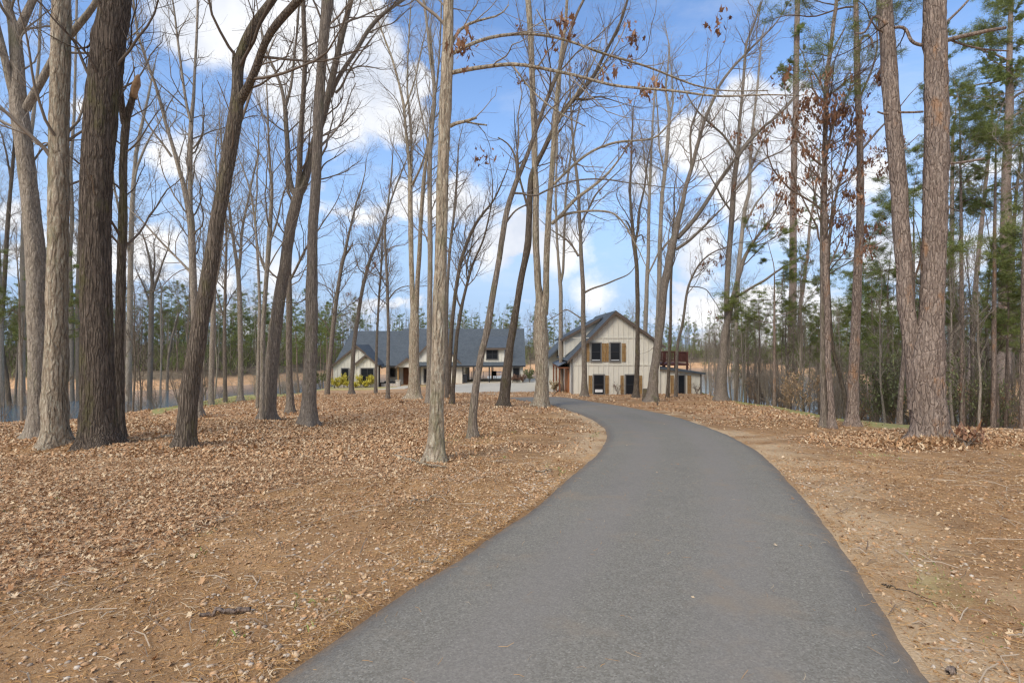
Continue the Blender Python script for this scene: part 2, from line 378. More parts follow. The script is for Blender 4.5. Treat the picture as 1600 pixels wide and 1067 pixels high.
c = a.mix(a.rng(a.noise(1.7, 4, .7, a.mp((1, 1, 1), loc=(9, 4, 0))), .56, .72, 0, .12), c, (.12, .112, .10))
a.col(c); a.bump(a.math('ADD', fine, a.sep(stones)[1]), .004, .55)
DRIVE = meshobj('driveway', np.concatenate([Pd, Zd[..., None]], -1), [q2], a.m, smooth=True)
fa = DRIVE.data.attributes.new('across', 'FLOAT', 'POINT'); fa.data.foreach_set('value', np.tile(S, Pd.shape[0]).astype(np.float32))
tag(DRIVE, 'grey tarmac driveway curving through the trees towards the houses', kind='structure')

# concrete court, path and dormant lawn in front of the main house
def drape(name, pts, mat, lift, kind_label, step=1.2):
    P2 = [Vector((p[0], p[1])) for p in pts]
    xs = [p.x for p in P2]; ys = [p.y for p in P2]
    V2 = list(P2)
    for x in np.arange(min(xs), max(xs), step):
        for y in np.arange(min(ys), max(ys), step):
            V2.append(Vector((x, y)))
    n = len(P2)
    r = geometry.delaunay_2d_cdt(V2, [], [list(range(n))], 1, 1e-4)
    vs = np.array([(v.x, v.y, 0) for v in r[0]]); vs[:, 2] = hgt(vs[:, 0], vs[:, 1]) + lift
    top = [tuple(f) for f in r[2]]
    o = meshobj(name, vs, top, mat, smooth=False)
    md = o.modifiers.new('thick', 'SOLIDIFY'); md.thickness = .12; md.offset = -1
    tag(o, kind_label, kind='structure'); return o
def GP(lst): return [G(*p)[:2] for p in lst]
conc = M('concrete', .85, .2); conc.col(conc.mix(.4, conc.ramp(conc.noise(.6, 5), [(.3, (.50, .44, .34)), (.7, (.62, .55, .43))]), conc.ramp(conc.noise(9, 5), [(.3, (.46, .41, .32)), (.7, (.66, .59, .46))]))); conc.bump(conc.noise(60, 3), .003)
conc = conc.m
lawnm = M('dormant_lawn', .95, .1); lawnm.col(lawnm.ramp(lawnm.noise(2.5, 6, .7), [(.3, (.36, .30, .13)), (.55, (.50, .41, .19)), (.75, (.58, .47, .26))])); lawnm.bump(lawnm.noise(40, 3), .02)
lawnm = lawnm.m
cpts = GP([(703, 613), (760, 616), (794, 618.5), (833, 618), (862, 619)]) + [np.array(p) for p in ((4.9, 52), (4.9, 55.5), (3.0, 56.), (3.0, 69.3), (-5.6, 69.3), (-5.6, 60.5), (-7.2, 59.5))]
drape('concrete_court', cpts, conc, .05, 'pale concrete court between the carport and the drive')
drape('concrete_path', [np.array(p) for p in ((-14.2, 53.2), (-11.2, 53.6), (-10.9, 58), (-10.9, 61.3), (-12.9, 61.3), (-12.9, 57))], conc, .055, 'pale concrete path leading to the front door')
drape('lawn', [np.array(p) for p in ((-21.6, 55.4), (-19, 53.6), (-14.3, 53.3), (-13.0, 57), (-13.0, 59.2), (-21.0, 58.6))], lawnm, .045, 'strip of tan dormant lawn before the yellow bushes')
grnm = M('green_lawn', .95, .1); grnm.col(grnm.ramp(grnm.noise(3, 6, .7), [(.3, (.22, .32, .04)), (.7, (.42, .50, .09))]))
drape('lawn', [np.array(p) for p in ((15.9, 42.3), (17.2, 41.2), (19.5, 41.5), (19.5, 47), (15.9, 48))], grnm.m, .045, 'bright green lawn patch right of the deck wing', .6)
drape('lawn', [np.array(p) for p in ((-10.8, 57.8), (-7.4, 58.0), (-7.2, 59.3), (-10.8, 60.0))], lawnm, .045, 'tan lawn patch right of the front path')

# ---------------------------------------------------------------- litter on the ground
def leaf_material(name, stops, rough=.8):
    m = M(name, rough, .25); r = m.island()
    c = m.ramp(r, stops); c = m.mix(.25, c, m.ramp(m.noise(40, 3), [(.3, (.16, .09, .05)), (.7, (.58, .42, .28))]))
    m.col(c); return m.m
MLEAF = leaf_material('dry_leaf', LEAFC)
def make_leaves(name, X, Y, Z, size, lobed, tilt, mat, label, parent=None, cat=None):
    n = len(X)
    if lobed:   # oak-like outline
        ang = np.linspace(0, 2 * np.pi, 13)[:-1]
        rr = np.array([1.0, .45, .85, .38, .62, .30, .75, .30, .62, .38, .85, .45])
        T = np.stack([np.cos(ang) * rr * .5 , np.sin(ang) * rr * .42, np.zeros(12)], 1)
        T = np.concatenate([T, [[0, 0, 0]]]); F0 = np.array([(i, (i + 1) % 12, 12) for i in range(12)])
    else:
        T = np.array([(-.5, 0, 0), (-.1, -.3, 0), (.5, -.05, 0), (.12, .3, 0)]); F0 = np.array([(0, 1, 3), (1, 2, 3)])
    a = rng.uniform(0, 2 * np.pi, n); ca_, sa = np.cos(a), np.sin(a)
    t1 = rng.normal(0, tilt, n); t2 = rng.normal(0, tilt, n)
    V = np.broadcast_to(T, (n,) + T.shape).copy()
    V *= (1 + rng.normal(0, .12, (n, len(T), 1)))
    cup = rng.uniform(-.5, 1.4, (n, 1)); cup2 = rng.uniform(-.5, 1.0, (n, 1))
    V[..., 2] = cup * V[..., 1] ** 2 * 1.8 + cup2 * V[..., 0] ** 2 + rng.normal(0, .05, V.shape[:2])
    V[..., 2] += t1[:, None] * V[..., 0] + t2[:, None] * V[..., 1]
    V *= size[:, None, None]
    x = V[..., 0] * ca_[:, None] - V[..., 1] * sa[:, None] + X[:, None]; y = V[..., 0] * sa[:, None] + V[..., 1] * ca_[:, None] + Y[:, None]
    z = V[..., 2] - np.minimum(0, V[..., 2].min(1))[:, None] * .6 + Z[:, None]
    Vn = np.stack([x, y, z], -1).reshape(-1, 3)
    Fn = (F0[None] + (np.arange(n) * len(T))[:, None, None]).reshape(-1, 3)
    o = meshobj(name, Vn, [Fn], mat, parent); 
    if label: tag(o, label, cat, kind='stuff')
    return o
from bisect import bisect
def gz(x, y):
    d = ddrive(x, y); z = hgt(x, y) + ((vnoise(x, y, 1.3, 3) - .5) * .07 + (vnoise(x, y, 4.1, 4) - .5) * .025 + (vnoise(x, y, .35, 6) - .5) * .16) * sstep(d / 1.0) + .03 * leafy(x, y) * (y < 20)
    return np.where(d < 0, hgt(x, y) + .05, z)
def scatter(n, y0, y1, uw=1.34, left=True, right=True, p=1.):
    if uw > 1.02: n = int(n * 1.25); uw = 1.34
    y = (y0 ** (1 + p) + rng.random(n) * (y1 ** (1 + p) - y0 ** (1 + p))) ** (1 / (1 + p))
    u = rng.uniform(-uw if left else 0, uw if right else 0, n); return u * y, y
Xs, Ys, Ss, Ns = [], [], [], []
def leafband(n, y0, y1, s0, s1, base_p):
    x, y = scatter(n, y0, y1)
    lf = leafy(x, y); d = ddrive(x, y)
    keep = (rng.random(len(x)) < lf + base_p * (d > .02) * (grassy(x, y) < .4)) & (d > -.02)
    x, y, lf = x[keep], y[keep], lf[keep]
    s = rng.uniform(s0, s1, len(x)) * np.where(rng.random(len(x)) < .1, 1.35, 1); return x, y, s, lf
x, y, s, lf = leafband(170000, 2.6, 9.5, .028, .066, .05)
make_leaves('fallen_leaves', x, y, gz(x, y) + rng.uniform(0, .045, len(x)) * lf, s, True, .32, MLEAF, 'thick brown oak leaf litter lying left of the driveway')
x, y, s, lf = leafband(230000, 9.5, 18, .038, .072, .012)
make_leaves('fallen_leaves', x, y, gz(x, y) + rng.uniform(0, .05, len(x)) * lf, s, False, .45, MLEAF, 'brown leaf litter under the trees in the middle distance')
x, y, s, lf = leafband(150000, 18, 46, .06, .105, .0)
make_leaves('fallen_leaves', x, y, gz(x, y) + rng.uniform(0, .05, len(x)) * lf, s, False, .5, MLEAF, 'rusty leaf litter on the ground near the houses')
# leaves banked up round the big twin pine
bx = G(1452, 692)
n = 5000; r = np.abs(rng.normal(0, 1, n)); a = rng.uniform(0, 2 * np.pi, n)
x = bx[0] + r * np.cos(a) * .95 - .3; y = bx[1] - .25 + r * np.sin(a) * .38
hgtp = .15 * np.exp(-(((x - bx[0] + .2) / 1.3) ** 2 + ((y - bx[1] + .3) / .5) ** 2)) * rng.random(n)
make_leaves('fallen_leaves', x, y, gz(x, y) + hgtp, rng.uniform(.07, .14, n), True, .7, MLEAF, 'loose leaves banked up round the foot of the twin pine')
# single leaves blown on the drive
x, y = scatter(600, 2.6, 26, 1.0); d = ddrive(x, y); k = (d < -.02) & (rng.random(len(x)) < .20 + .5 * (d > -.5)); x, y = x[k], y[k]
make_leaves('stray_leaves', x, y, hgt(x, y) + .062, rng.uniform(.03, .075, len(x)), True, .2, MLEAF, 'few small dry leaves scattered on the tarmac')

# gravel
ico = np.array([(0, 0, 1), (.89, 0, .45), (.28, .85, .45), (-.72, .53, .45), (-.72, -.53, .45), (.28, -.85, .45), (.72, .53, -.45), (-.28, .85, -.45), (-.89, 0, -.45), (-.28, -.85, -.45), (.72, -.53, -.45), (0, 0, -1)])
icf = np.array([(0,1,2),(0,2,3),(0,3,4),(0,4,5),(0,5,1),(1,6,2),(2,7,3),(3,8,4),(4,9,5),(5,10,1),(2,6,7),(3,7,8),(4,8,9),(5,9,10),(1,10,6),(11,7,6),(11,8,7),(11,9,8),(11,10,9),(11,6,10)])
def stones(name, x, y, z, s, mat, label):
    n = len(x); V = ico[None] * (1 + rng.normal(0, .14, (n, 12, 1))) * (s[:, None, None] * np.stack([rng.uniform(.8, 1.3, n), rng.uniform(.6, 1, n), rng.uniform(.35, .6, n)], -1)[:, None])
    a = rng.uniform(0, 6.3, n)[:, None]
    X = V[..., 0] * np.cos(a) - V[..., 1] * np.sin(a) + x[:, None]; Y = V[..., 0] * np.sin(a) + V[..., 1] * np.cos(a) + y[:, None]
    o = meshobj(name, np.stack([X, Y, V[..., 2] + z[:, None]], -1), [(icf[None] + (np.arange(n) * 12)[:, None, None]).reshape(-1, 3)], mat, smooth=True)
    tag(o, label, kind='stuff')
m = M('pebble', .8, .3); m.col(m.ramp(m.island(), [(0, (.54, .44, .32)), (.22, (.60, .34, .16)), (.5, (.42, .26, .14)), (.72, (.66, .56, .44)), (.82, (.34, .26, .19)), (.92, (.68, .48, .29))])); MPEB = m.m
x, y = scatter(60000, 2.6, 9, 1.05); d = ddrive(x, y)
pk = np.exp(-np.maximum(d, 0) / .9) * (x < CL[0, 0] + 50) * .8 + .12
pk = pk * np.where(x > .6, .35, 1) * sstep(vnoise(x, y, 1.6, 31) * 2.6 - .6) * (1 - .8 * leafy(x, y)) * (d > .01)
k = rng.random(len(x)) < pk; x, y = x[k], y[k]
stones('gravel', x, y, gz(x, y) + .004, np.abs(rng.normal(.006, .007, len(x))) + .005, MPEB, 'small pale and ochre pebbles in the dirt beside the drive')
# crumbs of soil and leaf scraps over the bare dirt
m = M('soil_crumb', .95, .1); m.col(m.ramp(m.island(), [(0, (.22, .12, .055)), (.4, (.38, .22, .10)), (.75, (.52, .33, .17)), (.93, (.60, .44, .27))])); MCRB = m.m
x, y = scatter(60000, 2.6, 9, 1.05); d = ddrive(x, y); k = (rng.random(len(x)) < (.35 + .6 * (vnoise(x, y, 2.3, 51) > .5)) * (1 - .8 * leafy(x, y))) & (d > .0); x, y = x[k], y[k]
stones('soil_crumbs', x, y, gz(x, y), np.abs(rng.normal(.003, .004, len(x))) + .003, MCRB, 'small crumbs of ochre soil on the bare verge')
x, y = scatter(90000, 2.6, 13, 1.05); d = ddrive(x, y); k = (rng.random(len(x)) < (.25 + .75 * (vnoise(x, y, 1.9, 52) > .45)) * (1 - .7 * leafy(x, y)) * np.where(x > .5, .4, 1)) & (d > -.02); x, y = x[k], y[k]
make_leaves('leaf_scraps', x, y, gz(x, y) + .002, rng.uniform(.010, .034, len(x)), False, .35, MLEAF, 'broken scraps of leaf trodden into the verge')
# pine straw and fine twigs
def sticks(name, x, y, z, ln, wd, mat, label, lift=.01):
    n = len(x); a = rng.uniform(0, 6.3, n); b = a + rng.normal(0, .35, n)
    d1 = np.stack([np.cos(a), np.sin(a)], -1) * ln[:, None] * .5; d2 = np.stack([np.cos(b), np.sin(b)], -1) * ln[:, None] * .5
    p = np.stack([x, y], -1); A, B, C2 = p - d1, p, p + d2
    def quadrow(P, sgn): q = np.stack([-np.sin(a), np.cos(a)], -1) * wd[:, None] * sgn; return P + q
    zz = z + lift * rng.random(n); zt = rng.normal(0, .01, n)
    V = np.stack([np.concatenate([quadrow(A, -1), (zz)[:, None]], 1), np.concatenate([quadrow(A, 1), (zz + wd)[:, None]], 1),
                  np.concatenate([quadrow(B, -1), (zz + lift * .6)[:, None]], 1), np.concatenate([quadrow(B, 1), (zz + lift * .6 + wd)[:, None]], 1),
                  np.concatenate([quadrow(C2, -1), (zz + zt)[:, None]], 1), np.concatenate([quadrow(C2, 1), (zz + zt + wd)[:, None]], 1)], 1)
    Fq = np.array([(0, 2, 3, 1), (2, 4, 5, 3)]); o = meshobj(name, V, [(Fq[None] + (np.arange(n) * 6)[:, None, None]).reshape(-1, 4)], mat)
    tag(o, label, kind='stuff')
m = M('pine_straw', .8, .2); m.col(m.ramp(m.island(), [(0, (.42, .22, .075)), (.4, (.56, .33, .13)), (.7, (.33, .18, .08)), (.9, (.60, .46, .30))])); MSTR = m.m
x, y = scatter(150000, 2.6, 10, 1.05, p=.7); d = ddrive(x, y)
pk = (.42 + .6 * np.exp(-np.maximum(d, 0) / .35)) * np.where(x > .5, .45, 1) * (1 - .75 * leafy(x, y)) * (d > -.035) * sstep(vnoise(x, y, 1.2, 33) * 2 - .1); k = rng.random(len(x)) < pk; x, y = x[k], y[k]
sticks('pine_straw', x, y, gz(x, y), rng.uniform(.05, .15, len(x)), rng.uniform(.0007, .0015, len(x)), MSTR, 'orange pine needles matted along the drive edge', .012)
x, y = scatter(5200, 2.6, 9, 1.0); d = ddrive(x, y); k = (d < -.05) & (rng.random(len(x)) < .16 + .5 * (d > -.3)); x, y = x[k], y[k]
sticks('pine_straw', x, y, hgt(x, y) + .06, rng.uniform(.03, .10, len(x)), rng.uniform(.0006, .0012, len(x)), MSTR, 'few thin needles and straws on the tarmac', .004)
m = M('twig', .85, .15); m.col(m.ramp(m.island(), [(0, (.36, .26, .17)), (.5, (.50, .40, .29)), (.8, (.22, .15, .10))])); MTWG = m.m
x, y = scatter(5200, 2.7, 18, 1.02); d = ddrive(x, y); k = (d > .05); x, y = x[k], y[k]
sticks('litter_twigs', x, y, gz(x, y), rng.uniform(.08, .4, len(x)), rng.uniform(.0015, .004, len(x)), MTWG, 'thin grey broken twigs lying among the leaves', .03)
# grass tufts
def blades(name, x, y, mat, h0, h1, label, per=6, cat=None, spread=.05):
    n = len(x) * per; X = np.repeat(x, per) + rng.normal(0, spread, n); Y = np.repeat(y, per) + rng.normal(0, spread, n); Z = gz(X, Y) - .01
    h = rng.uniform(h0, h1, n); a = rng.uniform(0, 6.3, n); lean = rng.uniform(.2, 1.1, n) * h; w_ = .0022 + .0015 * rng.random(n)
    dx, dy = np.cos(a), np.sin(a)
    V = np.stack([np.stack([X - dy * w_, Y + dx * w_, Z], -1), np.stack([X + dy * w_, Y - dx * w_, Z], -1),
                  np.stack([X + dx * lean * .4 + dy * w_ * .7, Y + dy * lean * .4 - dx * w_ * .7, Z + h * .6], -1), np.stack([X + dx * lean, Y + dy * lean, Z + h * .85], -1)], 1)
    Fq = np.array([(0, 1, 2), (0, 2, 3)]); o = meshobj(name, V, [(Fq[None] + (np.arange(n) * 4)[:, None, None]).reshape(-1, 3)], mat)
    tag(o, label, cat, kind='stuff')
m = M('grass_blade', .7, .25); m.col(m.ramp(m.island(), [(0, (.16, .24, .05)), (.35, (.26, .33, .09)), (.6, (.45, .40, .17)), (.85, (.55, .46, .26))])); MGRS = m.m
x = rng.uniform(2.2, 6.2, 7000); y = rng.uniform(2.6, 5.5, 7000); k = (rng.random(7000) * 1.9 < grassy(x, y) ** 1.5 * 1.3) & (ddrive(x, y) > .05); x, y = x[k], y[k]
blades('grass', x, y, MGRS, .010, .038, 'sparse short grass sprouting beside the drive edge')
x, y = scatter(1500, 3, 14, 1.0); k = (vnoise(x, y, .8, 41) > .78) & (ddrive(x, y) > .1); x, y = x[k], y[k]
blades('grass', x, y, MGRS, .03, .08, 'thin scattered grass tufts in the bare dirt', 7)

# ---------------------------------------------------------------- tubes and branching
def frames(T):
    ref = np.where(np.abs(T[:, :1, 2:3]) > .75, np.array([1., 0, 0]), np.array([0, 0, 1.]))   # one reference per chain
    ref = np.broadcast_to(ref, T.shape)
    A = np.cross(T, ref); A /= np.linalg.norm(A, axis=-1, keepdims=True) + 1e-9
    B = np.cross(T, A); return A, B
class Tubes:
    def __init__(s): s.V, s.F, s.n = [], [], 0
    def add(s, P, R, sides, prof=None, cap=False):
        """P (m,n,3), R (m,n); prof (m,n,sides) radius factors"""
        m_, n_ = R.shape
        T = np.gradient(P, axis=1); T /= np.linalg.norm(T, axis=-1, keepdims=True) + 1e-9
        A, B = frames(T); a = np.arange(sides) / sides * 2 * np.pi
        rr = R[..., None] * (prof if prof is not None else 1.)
        rr = np.broadcast_to(rr, (m_, n_, sides))[..., None]
        V = P[:, :, None] + rr * (np.cos(a)[None, None, :, None] * A[:, :, None] + np.sin(a)[None, None, :, None] * B[:, :, None])
        base = s.n + np.arange(m_)[:, None, None] * n_ * sides + np.arange(n_ - 1)[None, :, None] * sides
        k = np.arange(sides)[None, None]; k2 = (k + 1) % sides
        q = np.stack([base + k, base + k2, base + k2 + sides, base + k + sides], -1).reshape(-1, 4)
        s.V.append(V.reshape(-1, 3)); s.F.append(q); 
        if cap and sides > 4:
            e = (s.n + np.arange(m_)[:, None] * n_ * sides + (n_ - 1) * sides + np.arange(sides)[None])
            s.F.append(e)
        s.n += m_ * n_ * sides
    def build(s, name, mat, parent=None, origin=None):
        if not s.V: return None
        V = np.concatenate(s.V)
        if origin is not None: V = V - np.asarray(origin)
        return meshobj(name, V, [f for f in s.F], mat, parent, smooth=True)
def spawn(P, R, per, tmin, lens, ang, rfac, nseg, up, wig, rmin, tip=.35, rg=rng):
    """children of the chains P,R: per[i] children on chain i"""
    per = np.asarray(per).astype(int); par = np.repeat(np.arange(len(per)), per); k = len(par)
    if k == 0: return np.zeros((0, nseg, 3)), np.zeros((0, nseg)), np.zeros(0)
    n_ = P.shape[1]; t = tmin + (1 - tmin) * rg.random(k) ** .85
    f = t * (n_ - 1) * .999; i = f.astype(int); w_ = (f - i)[:, None]
    o = P[par, i] * (1 - w_) + P[par, i + 1] * w_; tan = P[par, i + 1] - P[par, i]; tan /= np.linalg.norm(tan, axis=1, keepdims=True) + 1e-9
    r0 = R[par, i] * (1 - w_[:, 0]) + R[par, i + 1] * w_[:, 0]
    q = rg.normal(0, 1, (k, 3)); q -= (q * tan).sum(1, keepdims=True) * tan; q /= np.linalg.norm(q, axis=1, keepdims=True) + 1e-9
    an = np.abs(rg.normal(ang, .22, k))[:, None]; d = tan * np.cos(an) + q * np.sin(an)
    ln = lens(par, t, rg) if callable(lens) else lens * rg.uniform(.5, 1.2, k)
    r = np.maximum(np.minimum(r0 * rfac, ln * .010 + rmin), rmin)
    C = np.zeros((k, nseg, 3)); C[:, 0] = o; st = (ln / (nseg - 1))[:, None]
    for j in range(1, nseg):
        C[:, j] = C[:, j - 1] + d * st
        d = d + rg.normal(0, wig, (k, 3)) + np.array([0, 0, up]); d /= np.linalg.norm(d, axis=1, keepdims=True)
    tt = np.linspace(0, 1, nseg)[None]
    return C, r[:, None] * (1 - (1 - tip) * tt), ln

# ---------------------------------------------------------------- bark
def bark(name, stops, furrow, sc=(9, 9, 1.6), crack=.55, depth=.02, patch=None, moss=None, plates=False, cracks_col=(.06, .045, .035), wp=(.10, .10, .4)):
    m = M(name, .92, .12)
    va = m.n('ShaderNodeVectorMath', operation='ADD'); m.l(m.co, va.inputs[0]); m.l(m.math('MULTIPLY', m.orand(), 37.), va.inputs[1]); co = va.outputs[0]; m.co = co
    wv = m.noise(2.5, 3, .6, out=1); vm = m.n('ShaderNodeVectorMath', operation='MULTIPLY_ADD'); m.l(wv, vm.inputs[0]); vm.inputs[1].default_value = wp; m.l(co, vm.inputs[2]); co2 = vm.outputs[0]
    base = m.ramp(m.noise(1.0, 6, .7, m.mp(sc, co2)), stops)
    v = m.n('ShaderNodeTexVoronoi', feature='DISTANCE_TO_EDGE'); m.l(m.mp(tuple(q * (1.3 if not plates else 1.6) for q in sc), co2), v.inputs['Vector']); v.inputs['Scale'].default_value = 1
    ed = m.rng(v.outputs['Distance'], 0, .16 if plates else .22)
    fine = m.noise(1, 5, .75, m.mp((sc[0] * 4.5, sc[1] * 4.5, sc[2] * 4), co2))
    if plates:
        vc_ = m.n('ShaderNodeTexVoronoi'); m.l(m.mp(tuple(q * 1.6 for q in sc), co2), vc_.inputs['Vector']); vc_.inputs['Scale'].default_value = 1
        base = m.mix(.55, base, m.ramp(m.sep(vc_.outputs['Color'])[0], stops))
    c = m.mix(m.math('MULTIPLY', m.math('SUBTRACT', 1, ed), crack), base, cracks_col)
    c = m.mix(.5, c, m.ramp(fine, [(.34, tuple(q * .35 for q in stops[0][1])), (.5, stops[len(stops) // 2][1]), (.64, tuple(min(.85, q * 1.6) for q in stops[-1][1]))]))
    vf = m.noise(1, 4, .8, m.mp((sc[0] * 9, sc[1] * 9, sc[2] * 5), co))
    c = m.mix(m.rng(vf, .46, .34, 0, .7), c, cracks_col)
    big = m.noise(.9, 4, .6)
    if patch: c = m.mix(m.rng(m.noise(2.2, 5, .7, m.mp((1, 1, .5))), .56, .68, 0, .75), c, patch)
    if moss: c = m.mix(m.rng(m.noise(1.6, 5, .75, m.mp((1.5, 1.5, .5))), .52, .68, 0, .6), c, moss)
    c = m.mix(m.rng(m.noise(14, 2, .5), .76, .80, 0, .7), c, (.42, .43, .37))     # lichen spots
    c = m.mix(m.math('MULTIPLY_ADD', m.orand(), .3, 0), c, m.mix(.5, c, (.16, .15, .14)))
    m.col(c); h = m.math('ADD', m.math('MULTIPLY', ed, furrow), m.math('ADD', m.math('MULTIPLY', fine, .6), m.math('MULTIPLY', vf, .4))); m.bump(h, depth, 1.0); return m.m
BK = {
 'shag': bark('shaggy_pale_bark', [(.3, (.28, .205, .135)), (.5, (.47, .365, .255)), (.7, (.63, .525, .40))], .8, (7, 7, 1.3), .55, .030, moss=(.20, .19, .10)),
 'pale': bark('pale_bark', [(.3, (.21, .17, .125)), (.5, (.34, .28, .215)), (.7, (.46, .40, .32))], .5, (9, 9, 2.2), .4, .016, moss=(.24, .22, .13)),
 'black': bark('blackish_furrowed_bark', [(.3, (.07, .05, .036)), (.5, (.135, .10, .073)), (.7, (.24, .19, .145))], 1., (13, 13, 1.3), .85, .03, moss=(.12, .11, .035), cracks_col=(.024, .017, .012), wp=(.05, .05, .3)),
 'dark': bark('dark_furrowed_bark', [(.3, (.10, .074, .052)), (.5, (.185, .142, .103)), (.7, (.31, .25, .19))], 1., (15, 15, 1.5), .85, .025, moss=(.15, .135, .045), cracks_col=(.03, .021, .015), wp=(.05, .05, .3)),
 'grey': bark('grey_brown_bark', [(.3, (.155, .122, .092)), (.5, (.255, .205, .158)), (.7, (.38, .32, .255))], .8, (14, 14, 1.6), .7, .018, moss=(.17, .16, .08), wp=(.06, .06, .3)),
 'pine': bark('pine_plate_bark', [(.3, (.175, .124, .095)), (.5, (.29, .215, .168)), (.7, (.42, .33, .262))], .8, (8.5, 8.5, 1.9), .42, .026, patch=(.38, .21, .11), plates=True, cracks_col=(.085, .058, .043)),
}
def twigmat(name, a, b):
    m = M(name, .9, .1); m.col(m.ramp(m.island(), [(0, a), (1, b)])); return m.m
TW = {'shag': twigmat('pale_twig', (.20, .16, .12), (.36, .30, .24)), 'pale': twigmat('grey_twig', (.20, .165, .125), (.36, .31, .25)),
      'black': twigmat('black_twig', (.06, .045, .036), (.14, .11, .085)), 'dark': twigmat('dark_twig', (.11, .085, .066), (.25, .20, .155)), 'grey': twigmat('brown_twig', (.13, .103, .08), (.29, .235, .185)),
      'pine': twigmat('pine_twig', (.10, .07, .05), (.20, .14, .10))}
MCLING = leaf_material('clinging_leaf', [(0, (.13, .05, .03)), (.35, (.22, .085, .042)), (.6, (.34, .16, .075)), (.85, (.18, .075, .042))], .7)
def needlemat(name, a, b, c_):
    m = M(name, .6, .3); v = m.ramp(m.island(), [(0, a), (.5, b), (1, c_)]); v = m.mix(m.math('MULTIPLY', m.orand(), .35), v, (.15, .16, .045)); m.col(v)
    return m.m
MNEED = needlemat('pine_needle', (.085, .12, .028), (.16, .205, .048), (.30, .32, .09))

def needle_clumps(C, per, size, rg=rng, w_=.011, flat_=.55):
    """tufts of thin blades round each centre"""
    k = len(C) * per; c = np.repeat(C, per, 0) + rg.normal(0, size * .35, (k, 3)) * np.array([1, 1, flat_])
    d = rg.normal(0, 1, (k, 3)) * np.array([1, 1, .8]) + np.array([0, 0, .25]); d /= np.linalg.norm(d, axis=1, keepdims=True)
    s_ = np.cross(d, rg.normal(0, 1, (k, 3))); s_ /= np.linalg.norm(s_, axis=1, keepdims=True) + 1e-9
    ln = size * rg.uniform(.6, 1.2, k)[:, None]; ww = w_ * rg.uniform(.7, 1.4, k)[:, None]
    V = np.stack([c - s_ * ww, c + s_ * ww, c + d * ln], 1).reshape(-1, 3); return V, np.arange(k * 3).reshape(-1, 3)

def trunk_profile(P, R, sides, amp, flare, rg, knots=3, gz0=0):
    n_ = len(R); z = P[:, 2] - gz0
    pr = np.ones((n_, sides)); a = np.arange(sides) / sides * 2 * np.pi
    for h_ in (2, 3, 5): 
        ph = rg.uniform(0, 6.3) + np.cumsum(rg.normal(0, .06, n_)); pr += amp * .45 * np.sin(h_ * a[None] + ph[:, None]) / h_ * 1.6
    nz = rg.normal(0, 1, (n_, sides)); nz[1:-1] = (nz[:-2] + nz[1:-1] + nz[2:]) / 1.8; pr += amp * .38 * nz
    if flare:
        lob = 1 + .38 * np.maximum(0, np.sin(a * 3 + rg.uniform(0, 6))) + .25 * np.maximum(0, np.sin(a * 5 + rg.uniform(0, 6)))
        f = np.exp(-np.maximum(z, 0) / .16)[:, None]; pr *= 1 + f * flare * (lob[None] - .92)
    for _ in range(knots):
        zc, ac = rg.uniform(0, n_), rg.uniform(0, 6.3); da = np.angle(np.exp(1j * (a - ac)))
        pr += .13 * np.exp(-(((np.arange(n_)[:, None] - zc) / 1.6) ** 2 + (da[None] / .35) ** 2))
    return pr
PXPM = lambda Y: F / Y
NT = 0
